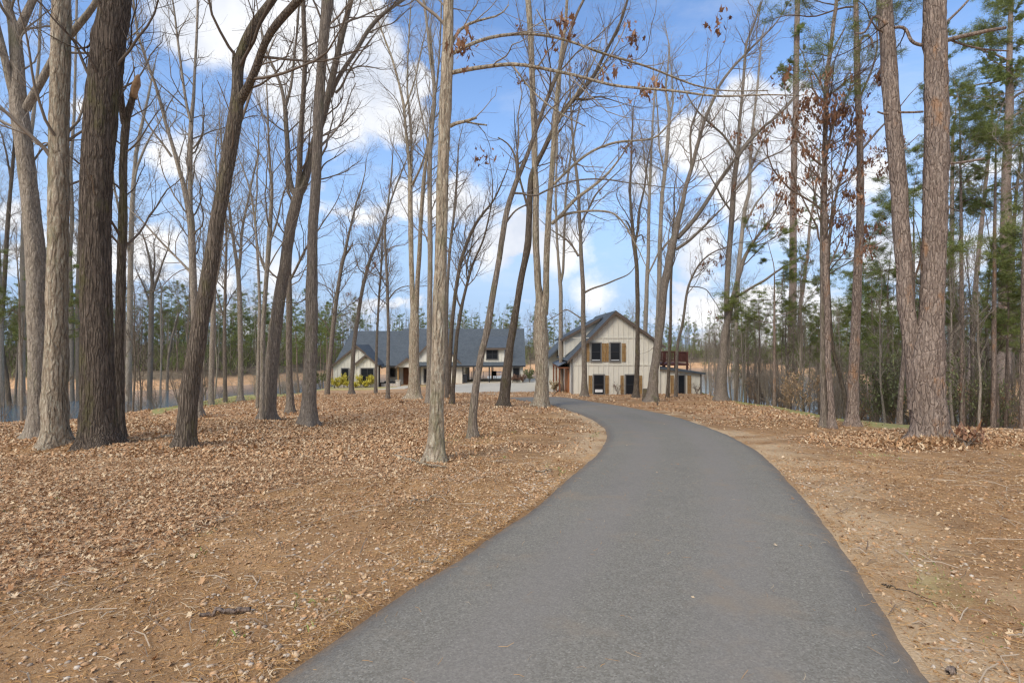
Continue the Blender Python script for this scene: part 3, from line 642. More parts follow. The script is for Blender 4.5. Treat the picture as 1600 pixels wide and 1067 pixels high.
def traced_tree(label, bk, trunk, limbs=(), Y=None, H=20, tw=1., bh=None, ext=True, cling=0, green=0, name='bare_tree', cat='tree', group=None, up=.10, seed=None, stubby=False, need=0, needmin=0., cly=None, lenk=1., broken=False):
    """a tree read off the photograph: trunk and limbs as (px, py, width px) at the depth where it stands"""
    global NT; NT += 1; rg = np.random.default_rng(1000 + NT if seed is None else seed)
    if Y is None: Y = G(trunk[0][0], trunk[0][1])[1]
    k = Y / F
    base = PX(trunk[0][0], trunk[0][1], Y); zb = float(hgt(base[0], base[1])); 
    root = empty(name, (base[0], base[1], zb), label, cat, group)
    O = np.array([base[0], base[1], zb])
    def chain(pts, drift):
        P = np.array([PX(p[0], p[1], Y) for p in pts]); R = np.array([p[2] for p in pts]) * k / 2 * (.82 if bk == 'shag' else .79)
        s_ = np.concatenate([[0], np.cumsum(np.linalg.norm(np.diff(P, axis=0), axis=1))])
        dy = drift * s_; scale = (Y + dy) / Y       # same sight line, another depth
        P = np.stack([P[:, 0] * scale, Y + dy, CAMZ + (P[:, 2] - CAMZ) * scale], 1); return P, R * scale
    P, R = chain(trunk, 0.)
    P[0, 2] = min(P[0, 2], zb) - .12
    ex = ext and trunk[-1][1] <= 12
    def extend(P, R, top, rg):
        d = P[-1] - P[-2]; d /= np.linalg.norm(d); z = P[-1, 2]; pts = [P[-1]]; rr = [R[-1]]
        d = d * .8 + np.array([0, 0, .35]); n_ = 8; st = (top - z) / n_
        for j in range(n_):
            d = d + rg.normal(0, .09, 3); d[2] = max(d[2], .6); d /= np.linalg.norm(d); pts.append(pts[-1] + d * st); rr.append(R[-1] * (1 - .85 * (j + 1) / n_))
        return np.concatenate([P, pts[1:]]), np.concatenate([R, rr[1:]])
    top = zb + H
    if ex and P[-1, 2] < top - 1: P, R = extend(P, R, top, rg)
    def tipoff(P, R, rg):
        L_ = np.linalg.norm(P[-1] - P[0])
        if R[-1] < .012 or L_ < 1.5 or broken: return P, R
        d = P[-1] - P[-2]; d /= np.linalg.norm(d); st = min(.55, .25 + R[-1] * 9); pts = [P[-1]]; rr = [R[-1]]
        for j in range(6):
            d = d + rg.normal(0, .12, 3) + np.array([0, 0, .1]); d /= np.linalg.norm(d); pts.append(pts[-1] + d * st); rr.append(R[-1] * (1 - (j + 1) / 6.6))
        return np.concatenate([P, pts[1:]]), np.concatenate([R, rr[1:]])
    if not ex: P, R = tipoff(P, R, rg)
    tb = Tubes(); skel = []
    def put(P, R, main):
        ln = np.linalg.norm(np.diff(P, axis=0), axis=1).sum()
        Q = np.concatenate([P, R[:, None]], 1)
        close = Y < 18
        n_ = int(np.clip(ln / (.10 if (main and close) else .22), 10, 170)); Q = smooth(resample(Q, n_), 3 if n_ > 30 else 1)
        sides = int(np.clip(R.max() / k * 1.3, 6, 40)) if main else int(np.clip(R.max() / k * 1.2, 5, 18))
        # slow bends so that nothing is ruler straight
        amp = max(R.max() * (.22 if main else .3), ln * (.002 if main else .007)); t = np.linspace(0, 1, n_)
        for ax in (0, 1):
            wv = sum(rg.normal(0, 1) / h_ * np.sin(np.pi * h_ * t + 0 * t) for h_ in (3, 5, 8, 12)); Q[:, ax] += amp * .5 * wv * (1 if ax else .35)
        pr = trunk_profile(Q[:, :3], Q[:, 3], sides, .13 if bk in ('shag', 'pine') else .09, 1.35 if main else 0, rg, 5 if main else 1, zb) if sides >= 7 else None
        tb.add(Q[None, :, :3], Q[None, :, 3], sides, pr[None] if pr is not None else None, cap=True)
        S = resample(Q, 24); skel.append((S[:, :3], S[:, 3], ln, main))
    put(P, R, True)
    for lb in limbs:
        dr = rg.uniform(-.35, .35); pts = lb
        Pl, Rl = chain(pts, dr)
        if ext and pts[-1][1] <= 12 and Rl[-1] > .02: Pl, Rl = extend(Pl, Rl, min(top, Pl[-1, 2] + 6), rg)
        else: Pl, Rl = tipoff(Pl, Rl, rg)
        put(Pl, Rl, False)
    tb.build('trunk', BK[bk], root, O)
    # ---- side branches and twigs
    zmin = CAMZ - ((bh if bh is not None else 380) - HY) * k
    SP = np.array([s_[0] for s_ in skel]); SR = np.array([s_[1] for s_ in skel]); LN = np.array([s_[2] for s_ in skel])
    tops = SP[:, -1, 2]; f0 = np.array([np.clip(np.interp(zmin, s_[0][:, 2], np.linspace(0, 1, 24)), .0 if not s_[3] else .1, .93) if s_[0][-1, 2] > zmin else (.93 if s_[3] else .1) for s_ in skel])
    tw_ = Tubes(); allP = []
    scale_l = np.clip((top - zb) / 20, .5, 1.2) * lenk
    per = np.maximum(0, np.round(LN * (1 - f0) * (2.0 if need else 2.6) * tw * rg.uniform(.8, 1.2, len(LN)))).astype(int)
    C1 = []; R1 = []; L1 = []
    for i in range(len(skel)):
        def lens(par, t, g_, i=i): return scale_l * (3.7 - 2.3 * (t - f0[i]) / (1.001 - f0[i])) * g_.uniform(.35, 1.15, len(t)) * (1 if skel[i][3] else .75)
        c_, r_, l_ = spawn(SP[i:i + 1], SR[i:i + 1], per[i:i + 1], f0[i], lens, (.72 if not need else 1.35), .42, 10, up * .75 if not need else .04, .17, .006, rg=rg)
        # tips carry on as a forked broom
        C1.append(c_); R1.append(r_); L1.append(l_)
    C1 = np.concatenate(C1); R1 = np.concatenate(R1); L1 = np.concatenate(L1)
    rm = max(.0026, k * .09)
    if len(C1):
        C2, R2, L2 = spawn(C1, R1, np.clip(L1 * 3.6, 1, 12) * (1 if not need else 1.3), .15, lambda p, t, g_: L1[p] * .5 * g_.uniform(.4, 1.1, len(t)) * (1.2 - .6 * t), .65, .55, 6, .09, .17, rm, rg=rg)
        C3, R3, L3 = spawn(C2, R2, np.clip(np.round(L2 * 4), 1, 6), .12, lambda p, t, g_: L2[p] * .55 * g_.uniform(.5, 1.2, len(t)), .7, .6, 4, .05, .2, rm * .8, rg=rg)
        tw_.add(C1, np.maximum(R1, rm), 5); tw_.add(C2, np.maximum(R2 * .85, rm * .7), 4)
        if not need:
            tw_.add(C3, np.maximum(R3 * .8, rm * .5), 3)
            C4, R4, L4 = spawn(C3, R3, rg.integers(1, 4, len(C3)), .2, lambda p, t, g_: L3[p] * .6 * g_.uniform(.5, 1.2, len(t)), .6, .6, 3, .03, .2, rm * .6, rg=rg); tw_.add(C4, np.maximum(R4 * .7, rm * .42), 3)
        tw_.build('crown', TW[bk], root, O)
        if need and len(C2):
            tip = np.concatenate([C2[:, -1], C2[:, 3], C3[:, -1], C3[:, 1]]); tip = tip[(tip[:, 2] > needmin)]
            cr_ = [c_ for c_ in root.children if c_.name.startswith('crown')][0]
            if len(tip):
                V, Fc = needle_clumps(tip, need, .17, rg, max(.004, k * .2)); o = meshobj('needles', V - O, [Fc], MNEED, cr_); o['kind'] = 'stuff'
        if cling and len(C2):
            pool = np.concatenate([C2[:, -1], C3[:, -1], C3[:, 2]]) if len(C3) else C2[:, -1]
            if cly:
                zz_ = HY - (pool[:, 2] - CAMZ) / k; kk = (zz_ > cly[0]) & (zz_ < cly[1]); pool = pool[kk] if kk.sum() > 5 else pool
            cc = pool[rg.integers(0, len(pool), max(4, cling // 7))]     # leaves hang on together in bunches
            sel = cc[rg.integers(0, len(cc), cling)] + rg.normal(0, .10, (cling, 3)); sel = np.repeat(sel, 4, 0) + rg.normal(0, .07, (cling * 4, 3))
            o = make_leaves('leaves', sel[:, 0] - O[0], sel[:, 1] - O[1], sel[:, 2] - O[2] - .05, rg.uniform(.07, .15, len(sel)), True, 1.3, MCLING, None, [c_ for c_ in root.children if c_.name.startswith('crown')][0]); o['kind'] = 'stuff'
    return root, O, skel

# ---------------------------------------------------------------- the trees one can tell apart
T = traced_tree
# left edge
T('pale many-forked tree at the far left, rising behind the shaggy pale trunk', 'pale', [(58,690,48),(60,672,38),(61,640,33),(60,558,32),(57,454,31),(55,400,31),(50,350,29),(44,290,27),(38,230,27),(33,190,29),(30,165,27),(29,110,21),(26,70,20),(25,52,19),(18,26,13),(10,-2,13)],
  [[(33,185,16),(20,150,14),(12,115,13),(6,85,13),(0,60,12),(-8,30,11)],[(25,56,16),(32,42,15),(38,30,13),(46,14,12),(54,-2,12)],[(40,172,15),(50,150,14),(66,125,13),(77,98,13),(92,75,13),(110,52,13),(122,38,12),(140,18,11),(156,-2,10)]], bh=300, tw=.55, cling=10, H=19)
T('shaggy pale tree trunk between the forked tree and the thick dark trunk, far left', 'shag', [(86,699,54),(86,690,46),(86,672,41),(85,640,40),(86,600,38),(87,558,36),(88,500,34),(89,454,33),(91,400,32),(91,350,32),(92,250,31),(93,150,30),(94,80,30),(95,-2,29)], [[(80,228,3.2),(72,222,3),(60,228,2.5),(50,220,2)]], bh=330, tw=.45, cling=8, H=20)
T('thickest dark trunk in the left foreground, brown with white lichen spots', 'black', [(156,699,78),(156,690,68),(155,672,61),(154,627,56),(153,570,53),(153,523,51),(152,454,49),(151,400,48),(150,350,47),(151,300,49),(153,240,51),(156,197,52),(160,150,52),(166,98,53),(173,50,51),(181,-2,49)],
  [[(146,66,4),(138,76,4),(128,79,3.5),(120,78,3),(108,72,2.5),(90,62,2.3),(70,52,2),(45,35,1.6),(20,18,1.2)],[(170,36,9),(160,26,7),(153,20,5)]], bh=200, tw=.35, H=19)
T4 = T('slim dark forked tree with a snapped orange top, just behind the thickest dark trunk', 'dark', [(188,690,22),(187,662,18),(186,600,17),(186,558,17),(188,480,16),(190,402,16),(192,348,16),(193,300,13),(192,270,14),(193,240,13),(195,205,14),(198,180,13),(205,160,11),(210,141,10),(215,124,9)],
  [[(195,195,13),(190,170,11),(188,140,10),(187,115,10),(188,60,9),(190,-2,8)],[(190,290,5),(195,292,5),(199,287,3)]], bh=420, tw=.8, H=15, ext=True, broken=True)
T('leaning mossy dark tree with a high fork, left of centre', 'dark', [(287,703,44),(289,690,37),(291,672,34),(294,627,33),(300,585,31),(305,558,30),(314,500,28),(322,454,27),(331,400,26),(339,350,25),(347,305,25),(355,262,25),(362,215,25),(368,175,25),(371,155,23),(371,130,19),(371,105,19),(378,80,19),(387,59,18),(398,38,17),(412,18,15),(428,-2,14)],
  [[(373,162,17),(380,150,15),(392,133,15),(401,115,15),(406,88,14),(414,68,14),(424,50,14),(440,32,15),(455,14,14),(469,-2,14)],[(371,130,3),(362,110,3),(366,80,3)]], bh=300, tw=.5, H=19, cling=0)
T('pale slim tree forking high, seen just right of the thickest dark trunk', 'pale', [(201,643,15),(201,630,12),(201,560,12),(202,500,11),(204,420,10),(206,348,9),(208,295,8),(212,240,7),(220,200,6),(232,150,4),(240,110,3)], [[(206,300,5),(214,262,4.5),(226,232,4),(236,212,3),(250,190,2)],[(203,400,5),(190,350,4),(178,290,4),(172,220,3),(170,160,3)]], bh=420, tw=1.2)
T('small dark spreading oak standing near the left shore', 'grey', [(232,634,13),(234,620,9),(235,560,9),(236,500,9),(237,460,8),(238,440,6),(234,405,4),(228,380,3)], [[(237,462,5),(246,435,4),(256,405,3),(264,385,2)],[(236,480,4),(226,450,3),(214,425,2)],[(238,445,4),(242,410,3),(240,380,2)]], bh=520, tw=1.6, cling=20)
T('tall pale tree whose two stems part behind the leaning mossy tree', 'pale', [(311,652,20),(310,638,14),(308,560,13),(304,480,13),(301,419,13),(299,350,13),(296,325,13),(292,312,12),(287,290,8),(279,262,8),(271,232,7),(266,215,7),(258,190,6),(248,150,6),(240,125,5),(226,88,5),(214,50,4),(208,-2,4)],
  [[(297,330,10),(297,300,9),(297,262,9),(298,220,9),(298,184,8),(303,150,6),(304,120,5),(307,66,5),(309,-2,4)],[(298,190,6),(291,160,5),(287,131,5),(281,90,4.5),(276,50,4),(269,-2,3)],[(268,245,5),(255,225,4),(238,205,3.5),(222,180,3),(214,150,2.5)],[(300,428,5),(285,412,4.5),(265,392,4),(240,365,3.5),(222,345,3),(205,330,2)]], bh=420, tw=1.1)
T('pale straight tree on the lake side, first right of the leaning mossy tree', 'pale', [(330,631,13),(330,620,10),(331,560,10),(333,500,9),(334,454,8),(337,400,6),(341,350,5),(340,300,4),(336,240,3)], [[(334,460,4),(342,420,4),(348,370,3),(352,310,2.5)]], bh=460, tw=1.4)
T('thin dark tree near the lake edge beside two pale ones', 'grey', [(352,628,9),(352,610,7),(351,560,7),(351,500,6),(352,440,5),(354,380,4),(352,320,3),(356,260,2.5)], [[(351,500,3),(342,470,3),(334,440,2)]], bh=500, tw=1.3)
T('pale slender tree with a wide fork above the lake, left of the dark leaning pair', 'pale', [(376,627,16),(376,614,11),(376,560,10),(375,500,9),(374,454,9),(372,425,8),(367,392,6),(362,360,5),(358,320,4),(350,270,4),(345,210,3)], [[(372,430,7),(376,400,6),(377,367,5),(384,330,4.5),(392,290,4),(404,240,3)],[(362,365,4),(352,345,3),(345,310,2)]], bh=420, tw=1.3)
T('thin pale sapling in front of the lake at the left', 'pale', [(250,634,5),(251,600,3.5),(252,540,3),(251,500,2.5),(252,450,2)], bh=560, tw=1., lenk=.6)
T('narrow dark sapling leaning over the left shore', 'grey', [(262,624,6),(261,600,5),(263,560,4.5),(268,530,4),(276,500,3)], bh=560, tw=1.3, lenk=.7)
T('thin dark pole tree by the left shore behind the mossy tree', 'grey', [(316,634,4),(316,600,4),(315,540,4),(318,480,3),(320,420,2.5)], bh=520, tw=1., lenk=.7)
T('crooked dark tree at the extreme left edge', 'dark', [(18,652,14),(14,630,8),(10,590,8),(5,565,8),(1,530,8),(2,500,8),(6,450,8),(9,402,7),(12,350,7),(16,300,6),(18,279,6),(21,240,5),(24,200,4)], [[(18,285,4),(10,240,3),(4,215,2.5)],[(20,250,3),(28,225,2.5),(32,200,2)]], bh=440, tw=1.1)
T('very thin dark stem second from the left edge', 'grey', [(22,649,6),(24,620,5),(27,570,4),(31,520,4),(36,480,3),(44,440,3)], bh=540, tw=1.3)
T('pale tree trunk at the left edge behind the crooked dark tree', 'pale', [(33,651,14),(34,640,11),(34,560,11),(35,489,10),(36,400,9),(38,330,8),(42,260,7),(52,180,6),(60,100,5),(64,-2,4)], bh=440, tw=1.)
T('paler of two slim trunks between the shaggy tree and the thickest dark trunk', 'pale', [(113,643,11),(113,630,8),(112,560,8),(111,480,8),(109,400,7),(113,340,7),(110,260,6),(116,180,5),(118,100,4),(120,-2,4)], bh=440, tw=1.)
T('greyer of two slim trunks between the shaggy tree and the thickest dark trunk', 'grey', [(124,643,12),(123,630,9),(122,560,9),(121,480,8),(124,400,8),(127,330,7),(132,250,6)], bh=440, tw=1.)
T('pale tree standing at the left frame edge near the lake', 'pale', [(2,655,13),(2,640,12),(1,560,11),(0,480,10),(-4,400,10),(-6,300,8),(-8,150,6)], bh=400, tw=.8)
# left centre
T('dark tree sweeping right then splitting in three, left of the grey straight trunk', 'grey', [(416,658,40),(417,648,32),(420,620,28),(425,560,24),(433,489,22),(439,450,21),(445,419,20),(450,380,20),(455,350,20),(462,320,20),(467,300,17),(478,279,15),(486,235,13),(497,205,13),(505,184,13),(513,150,13),(520,120,12),(525,98,11),(531,72,11),(536,49,11),(543,22,10),(549,-2,10)],
  [[(465,308,14),(454,300,11),(450,270,10),(449,230,9),(447,195,9),(446,164,8),(440,135,6),(430,110,5),(422,95,5),(414,75,4),(408,40,3)],[(467,300,13),(468,275,11),(469,240,10),(470,197,9),(474,150,9),(477,98,9),(475,50,9),(474,-2,8)],
   [(515,150,9),(524,131,9),(536,110,8),(549,92,8),(560,75,8),(572,52,8),(584,36,8),(598,22,8),(615,10,7),(634,-2,6)],[(524,146,5),(534,138,5),(540,120,4),(552,100,3.5),(566,80,3)],[(446,166,6),(455,140,5),(458,100,4.5),(464,50,4),(468,-2,4)]], bh=400, tw=.9)
T('straight grey trunk forking near the top, centre of the left group', 'grey', [(482,665,42),(482,655,33),(483,627,27),(484,590,24),(486,558,23),(487,500,22),(487,454,22),(488,400,19),(489,350,18),(493,300,18),(495,262,18),(497,210,18),(498,164,19),(501,130,17),(503,98,17),(505,70,18),(507,49,19),(510,22,20),(512,-2,22)], [[(488,450,4),(476,470,3),(460,475,2),(440,470,2)],[(494,290,3),(505,255,3),(522,248,2),(540,235,1.5)],[(500,160,6),(507,150,5),(505,120,4),(497,80,3)]], bh=330, tw=.7)
T('slim dark trunk just right of the sweeping three-way tree', 'grey', [(454,645,20),(454,636,15),(452,600,12),(451,550,11),(452,489,11),(451,419,10),(453,385,9),(456,350,8),(462,310,6),(466,260,5)], [[(452,440,5),(460,425,5),(472,400,5),(482,380,4),(494,365,3)]], bh=500, tw=.9)
T('thin pale stem standing before the sweeping dark tree', 'pale', [(409,660,12),(409,648,9),(410,600,8),(410,523,8),(413,480,8),(416,437,8),(419,400,9),(421,367,9),(424,320,7),(425,295,6),(422,260,5),(420,230,4),(418,160,3)], [[(418,430,4),(408,410,4),(401,380,4),(399,330,3),(402,290,3)],[(421,380,4),(432,350,3.5),(440,310,3),(452,280,2)]], bh=440, tw=1.1)
T('slender pale tree with open broom crown left of the dark leaning trunks', 'pale', [(402,640,7),(403,600,6),(404,540,6),(406,480,5.5),(404,420,5),(400,360,4),(392,300,3.5)], bh=430, tw=1.3, Y=24)
T('dark straight tree beside the left gable of the house', 'grey', [(511,617,12),(512,600,9),(516,560,9),(520,516,9),(524,480,8),(530,437,7),(535,410,7),(539,395,6),(544,370,5),(550,345,4),(556,320,3),(566,290,2.5)], [[(537,402,4),(546,390,4),(551,380,3)],[(516,520,3),(506,500,2),(498,495,1.5)]], bh=500, tw=1.2, cling=40)
T('slim tree in front of the left gable of the house', 'grey', [(549,616,14),(549,606,9),(551,570,8),(553,540,8),(557,510,8),(563,471,7),(567,448,7),(572,426,6),(580,400,6),(591,378,5),(598,355,4.5),(601,345,4),(612,310,3.5),(625,274,3)], [[(625,276,2),(640,283,1.5),(656,300,1)],[(572,430,3),(560,420,2),(555,400,1.5)]], bh=460, tw=1.)
T('thin young tree left of the twin pale tree, before the porch', 'grey', [(587,615,9),(587,600,6),(588,560,5.5),(589,523,5),(592,470,4.5),(596,412,4),(597,370,3)], [[(596,415,2),(590,390,2),(584,365,1.5)]], bh=520, tw=1.3)
T('slim tree with a few dark leaves before the front porch', 'grey', [(606,623,12),(606,612,8),(606,570,7),(607,523,6.5),(606,480,6),(605,437,6),(603,400,5),(601,360,4.5),(606,320,3.5),(612,270,3)], [[(606,470,3),(616,455,2.5),(630,447,2),(645,448,1.5)]], bh=480, tw=1.2, cling=14)
T('pale twin-stemmed tree forking at half height, left of the front hickory', 'shag', [(647,624,34),(647,612,24),(647,590,19),(647,560,18),(647,520,18),(648,495,17),(645,470,9),(643,419,9),(642,380,9),(642,348,9),(641,310,9),(641,289,8),(640,262,6),(638,240,6),(634,200,5),(631,164,5),(622,125,4),(612,90,4),(600,60,3),(590,30,2.5)],
  [[(650,498,10),(651,470,10),(652,437,9),(655,400,9),(657,350,8),(660,310,8),(662,279,8),(666,250,6),(671,223,5),(674,180,5),(680,140,4),(676,90,4)],[(642,285,6),(643,250,5),(643,220,5),(640,180,4.5),(636,140,4),(637,90,3),(640,40,3)],[(643,290,5),(655,268,4),(665,240,4)],[(632,170,4),(640,150,3.5),(650,120,3),(660,70,2.5)]], bh=330, tw=1.2)
T('straight pale trunk hugging the left side of the front hickory', 'pale', [(670,633,18),(670,620,13),(671,580,11),(671,540,11),(671,489,10),(672,420,10),(672,350,10),(671,300,9),(672,230,8),(676,190,8),(679,157,8),(678,125,7),(673,98,6),(670,60,6),(666,30,5),(662,-2,5)], [[(678,160,5),(684,120,4),(688,60,3.5),(690,-2,3)],[(671,235,4),(663,200,3.5),(655,160,3)]], bh=400, tw=.9)
F22 = T('front hickory with shaggy tan bark and long branches reaching right, centre foreground', 'shag', [(680,717,37),(681,706,31),(681,690,29),(682,662,27),(683,620,26),(684,580,25),(685,540,24),(686,500,24),(687,454,23),(689,400,22),(690,350,22),(691,300,21),(693,230,21),(695,190,22),(696,164,23),(698,130,22),(699,98,22),(700,60,19),(701,-2,19)],
  [[(704,86,8),(710,80,7.5),(731,72,7),(761,59,6.5),(800,54,6),(836,52,5.5),(859,56,5),(882,61,5),(918,74,4.5),(944,87,4.5),(984,95,4.2),(1023,108,4),(1062,125,3.5),(1095,138,3),(1140,144,2.6),(1200,142,2)],
   [(706,114,9),(738,107,8),(770,103,7.5),(800,100,7),(839,105,6.5),(885,115,6),(928,126,5.5),(957,135,5.2),(1003,138,5),(1056,143,4.5),(1115,151,4),(1160,150,3.5),(1200,148,3),(1250,150,2)],
   [(700,86,6),(706,68,6.5),(711,54,6),(722,42,6),(740,34,5),(757,30,4.5),(784,26,3),(795,8,2)],[(703,198,8),(712,193,7),(728,190,6),(745,184,5)],[(728,191,3.5),(745,194,3.5),(761,196,3)],
   [(800,101,3.5),(812,118,3.5),(825,136,3.2),(850,160,3),(876,178,2.6),(915,198,2)],[(928,127,3),(945,100,2.5),(965,70,2.2),(980,35,1.6)],[(859,56,3),(850,36,2.5),(838,15,2)]], bh=60, tw=1.0, cling=150, seed=77)
T('dark slim tree leaning right just behind the front hickory', 'dark', [(700,617,13),(701,606,9),(703,560,9),(705,523,8.5),(708,490,8),(712,454,8),(716,430,8),(719,412,8),(726,390,7),(733,371,7),(743,350,6),(756,332,5),(770,316,4),(780,296,3.5),(787,279,2.5)], [[(719,415,3.5),(730,395,3),(742,380,2.5)]], bh=460, tw=1.)
T('crooked thin dark tree right of the front hickory, forking low', 'dark', [(706,632,14),(707,620,9),(710,580,8),(714,523,8),(718,500,7),(721,482,7),(725,462,6),(729,447,6),(736,420,5),(742,404,5),(750,388,4),(757,371,4),(764,340,3),(770,310,2.5)], [[(722,485,4),(715,470,3.5),(712,450,3)],[(731,445,3.5),(728,420,3),(735,390,2.5)]], bh=470, tw=1.1)
T('dark thin pole rising behind the front hickory trunk', 'grey', [(698,622,9),(698,560,7),(698,489,7),(699,450,6),(702,400,6),(705,370,6),(709,340,5),(712,300,4),(716,250,3)], bh=420, tw=1.)
T('curving dark tree with a notched trunk in front of the carport', 'grey', [(738,682,23),(738,674,19),(739,650,17),(741,627,16),(745,595,14),(750,565,14),(755,542,13),(760,523,13),(763,505,14),(766,489,13),(770,462,12),(774,440,12),(778,418,11),(781,402,11),(784,375,11),(788,350,11),(793,325,11),(800,303,11),(808,280,10),(816,262,9),(825,240,8),(833,217,8),(839,200,8),(844,184,8),(851,164,8),(859,144,8),(867,124,8),(875,108,8),(880,85,7),(886,65,6),(894,40,6),(904,15,5),(914,-2,5)],
  [[(808,282,5),(808,262,5),(806,248,4.5),(801,234,4),(792,222,3),(778,215,2.5)],[(788,352,5),(796,340,4),(806,328,3.5),(826,318,3)],[(803,302,5),(816,300,4.5),(833,312,4),(848,300,4),(865,292,3.5),(895,282,3.5),(938,279,3),(980,286,2.5),(1020,290,2)]], bh=330, tw=.8)
T('thick-based dark tree leaning right in front of the garage end', 'dark', [(786,636,30),(787,628,24),(789,610,20),(792,580,18),(796,545,16),(801,514,15),(806,485,14),(810,461,14),(814,435,13),(820,408,13),(825,384,15),(826,360,13),(827,333,12),(828,300,12),(830,275,11),(838,256,10),(847,240,9),(862,208,9),(879,174,9),(891,160,9),(902,151,8),(917,132,7),(931,115,7),(938,98,6),(944,85,6),(957,62,6),(971,33,5),(981,-2,5)],
  [[(896,155,4),(915,158,3.5),(935,150,3),(960,158,2)],[(826,330,5),(818,300,4.5),(812,280,4),(810,262,4)]], bh=300, tw=.9, cling=8)
F27 = T('big shaggy twin hickory beside the drive with two tall pale stems', 'shag', [(844,636,36),(845,628,29),(846,615,26),(847,600,25),(848,580,27),(847,565,27),(846,545,27),(845,520,27),(845,490,26),(844,465,14),(840,445,13),(839,420,13),(838,398,13),(837,365,13),(837,333,12),(838,300,12),(836,279,12),(835,245,11),(835,213,11),(834,185,11),(833,164,11),(832,130,11),(831,98,11),(829,49,11),(825,-2,11)],
  [[(851,492,14),(853,465,14),(853,440,13),(854,398,13),(856,360,13),(857,333,12),(859,305,12),(862,279,12),(865,235,11),(867,197,11),(869,170,11),(871,148,10),(875,110,9),(877,82,8),(881,55,7),(884,33,6),(886,-2,6)],
   [(862,350,7),(872,340,6),(884,334,5),(905,331,5),(925,329,4.5),(944,330,4),(956,331,4),(966,338,3.5),(979,356,3),(987,372,2.5)],[(864,289,6),(878,276,5.5),(895,259,5.5),(908,248,5),(921,239,5),(936,231,5),(951,226,5),(968,221,5),(984,221,4.5),(1006,219,4),(1026,217,4),(1038,202,3.5),(1050,188,3),(1062,177,2.5)],
   [(864,349,7),(880,333,7),(898,312,7),(915,300,6.5),(930,289,6)],[(868,195,6),(880,178,5.5),(893,160,5),(905,140,4.5)]], bh=300, tw=.7, cling=70)
T('pale slender tree left of the gabled building, forking over its awning', 'pale', [(877,614,14),(877,604,10),(877,570,9),(876,535,9),(876,480,8),(876,450,8),(875,438,8),(872,400,5),(870,366,5),(869,330,5),(868,300,4),(870,240,4),(872,180,3)], [[(876,442,6),(880,425,5.5),(882,366,5),(884,300,5),(892,240,4),(905,170,3)]], bh=430, tw=1.)
T('straight brown trunk in front of the left edge of the gabled building', 'grey', [(913,620,20),(913,610,14),(913,590,11),(912,535,9.5),(911,500,9),(911,450,8.5),(908,400,8),(907,366,7),(905,330,7),(904,300,6.5),(902,280,6),(897,240,5),(893,190,4),(890,130,3)], [[(914,457,4.5),(924,451,4),(935,448,3.5),(950,443,3.5),(962,437,3),(974,433,2.8),(985,428,2),(990,420,1.5)],[(904,400,5),(895,385,4),(885,374,4),(872,366,3),(862,360,2)],[(907,350,4),(918,330,4),(930,305,4),(944,290,3)],[(911,500,3),(900,492,2.5),(884,482,2.5),(872,492,1.8)]], bh=420, tw=1., cling=12)
T('slim near-black tree crossing the right half of the gabled building', 'dark', [(994,622,18),(994,612,12),(995,585,10),(996,556,9),(996,520,8.5),(996,495,8.5),(996,460,8),(995,415,8),(993,395,8),(990,375,9),(988,349,6),(986,325,5),(984,300,5),(986,260,4),(988,200,3)], [[(992,380,6),(997,360,5),(998,333,5),(1002,315,4),(1007,295,4),(1012,250,3)],[(989,368,4),(982,350,3.5),(978,345,3)],[(993,372,3),(1003,366,3),(1007,380,2.5)]], bh=400, tw=1.1, cling=12)
T('pale thin tree crossing the right part of the gable wall', 'pale', [(1006,614,15),(1007,604,11),(1007,570,10),(1008,530,9),(1009,492,9),(1010,464,8.5),(1011,430,8),(1013,398,7),(1013,366,7),(1014,330,6),(1015,300,6),(1017,250,5),(1020,190,4),(1024,130,3)], [[(1012,430,4),(1022,410,3.5),(1030,392,3)],[(1015,300,3),(1008,260,3),(1004,220,2)]], bh=360, tw=1.)
T('pale tall trunk rising behind the dark leaning tree right of the gable', 'pale', [(1023,614,16),(1023,600,11),(1025,560,10),(1027,520,10),(1029,480,9.5),(1030,448,9),(1031,382,8.5),(1033,340,8),(1035,300,8),(1038,279,7.5),(1042,240,7),(1044,210,7),(1046,180,6),(1040,140,4),(1046,80,3)], [[(1031,395,5),(1042,380,4.5),(1052,370,4)],[(1046,185,5),(1052,160,4),(1050,120,3)],[(1038,270,4),(1030,230,3.5),(1028,180,3),(1024,130,2.5)]], bh=330, tw=1.1)
T('broad dark tree leaning right with spreading limbs, right end of the gabled building', 'grey', [(1018,628,29),(1019,620,22),(1020,605,19),(1022,580,17),(1026,556,16),(1029,530,15),(1033,503,15),(1035,475,15),(1037,450,15),(1044,420,15),(1048,395,15),(1053,375,14),(1058,352,12),(1062,333,10),(1067,318,9),(1069,300,8),(1075,280,8),(1079,269,7.5),(1084,250,7),(1089,230,7),(1096,206,6),(1102,184,6),(1114,158,6),(1125,131,5.5),(1137,116,5),(1148,102,5),(1162,88,4.5),(1174,75,4),(1200,50,3)],
  [[(1058,372,10),(1070,360,9.5),(1085,343,9),(1098,325,8.5),(1106,312,8),(1112,303,8),(1124,282,7),(1134,268,6.5),(1144,256,6),(1152,242,5.5),(1161,230,5),(1176,212,4.5),(1200,194,4)],[(1056,390,7),(1075,378,6),(1090,364,5.5),(1102,352,5),(1112,342,4.5),(1120,334,3.5),(1128,326,3)],[(1080,262,5),(1080,240,4.5),(1078,215,4),(1080,197,4),(1090,172,3.5),(1098,152,3),(1104,120,2)],[(1030,540,3),(1018,545,1.5)]], bh=420, tw=1.2, cling=10)
T('thin mossy tree before the wing with the roof deck, left one', 'dark', [(1043,621,9),(1044,600,6.5),(1045,570,6.5),(1046,556,6),(1048,500,5.5),(1048,450,5),(1050,400,4.5),(1052,360,4),(1054,325,3)], bh=460, tw=1.2)
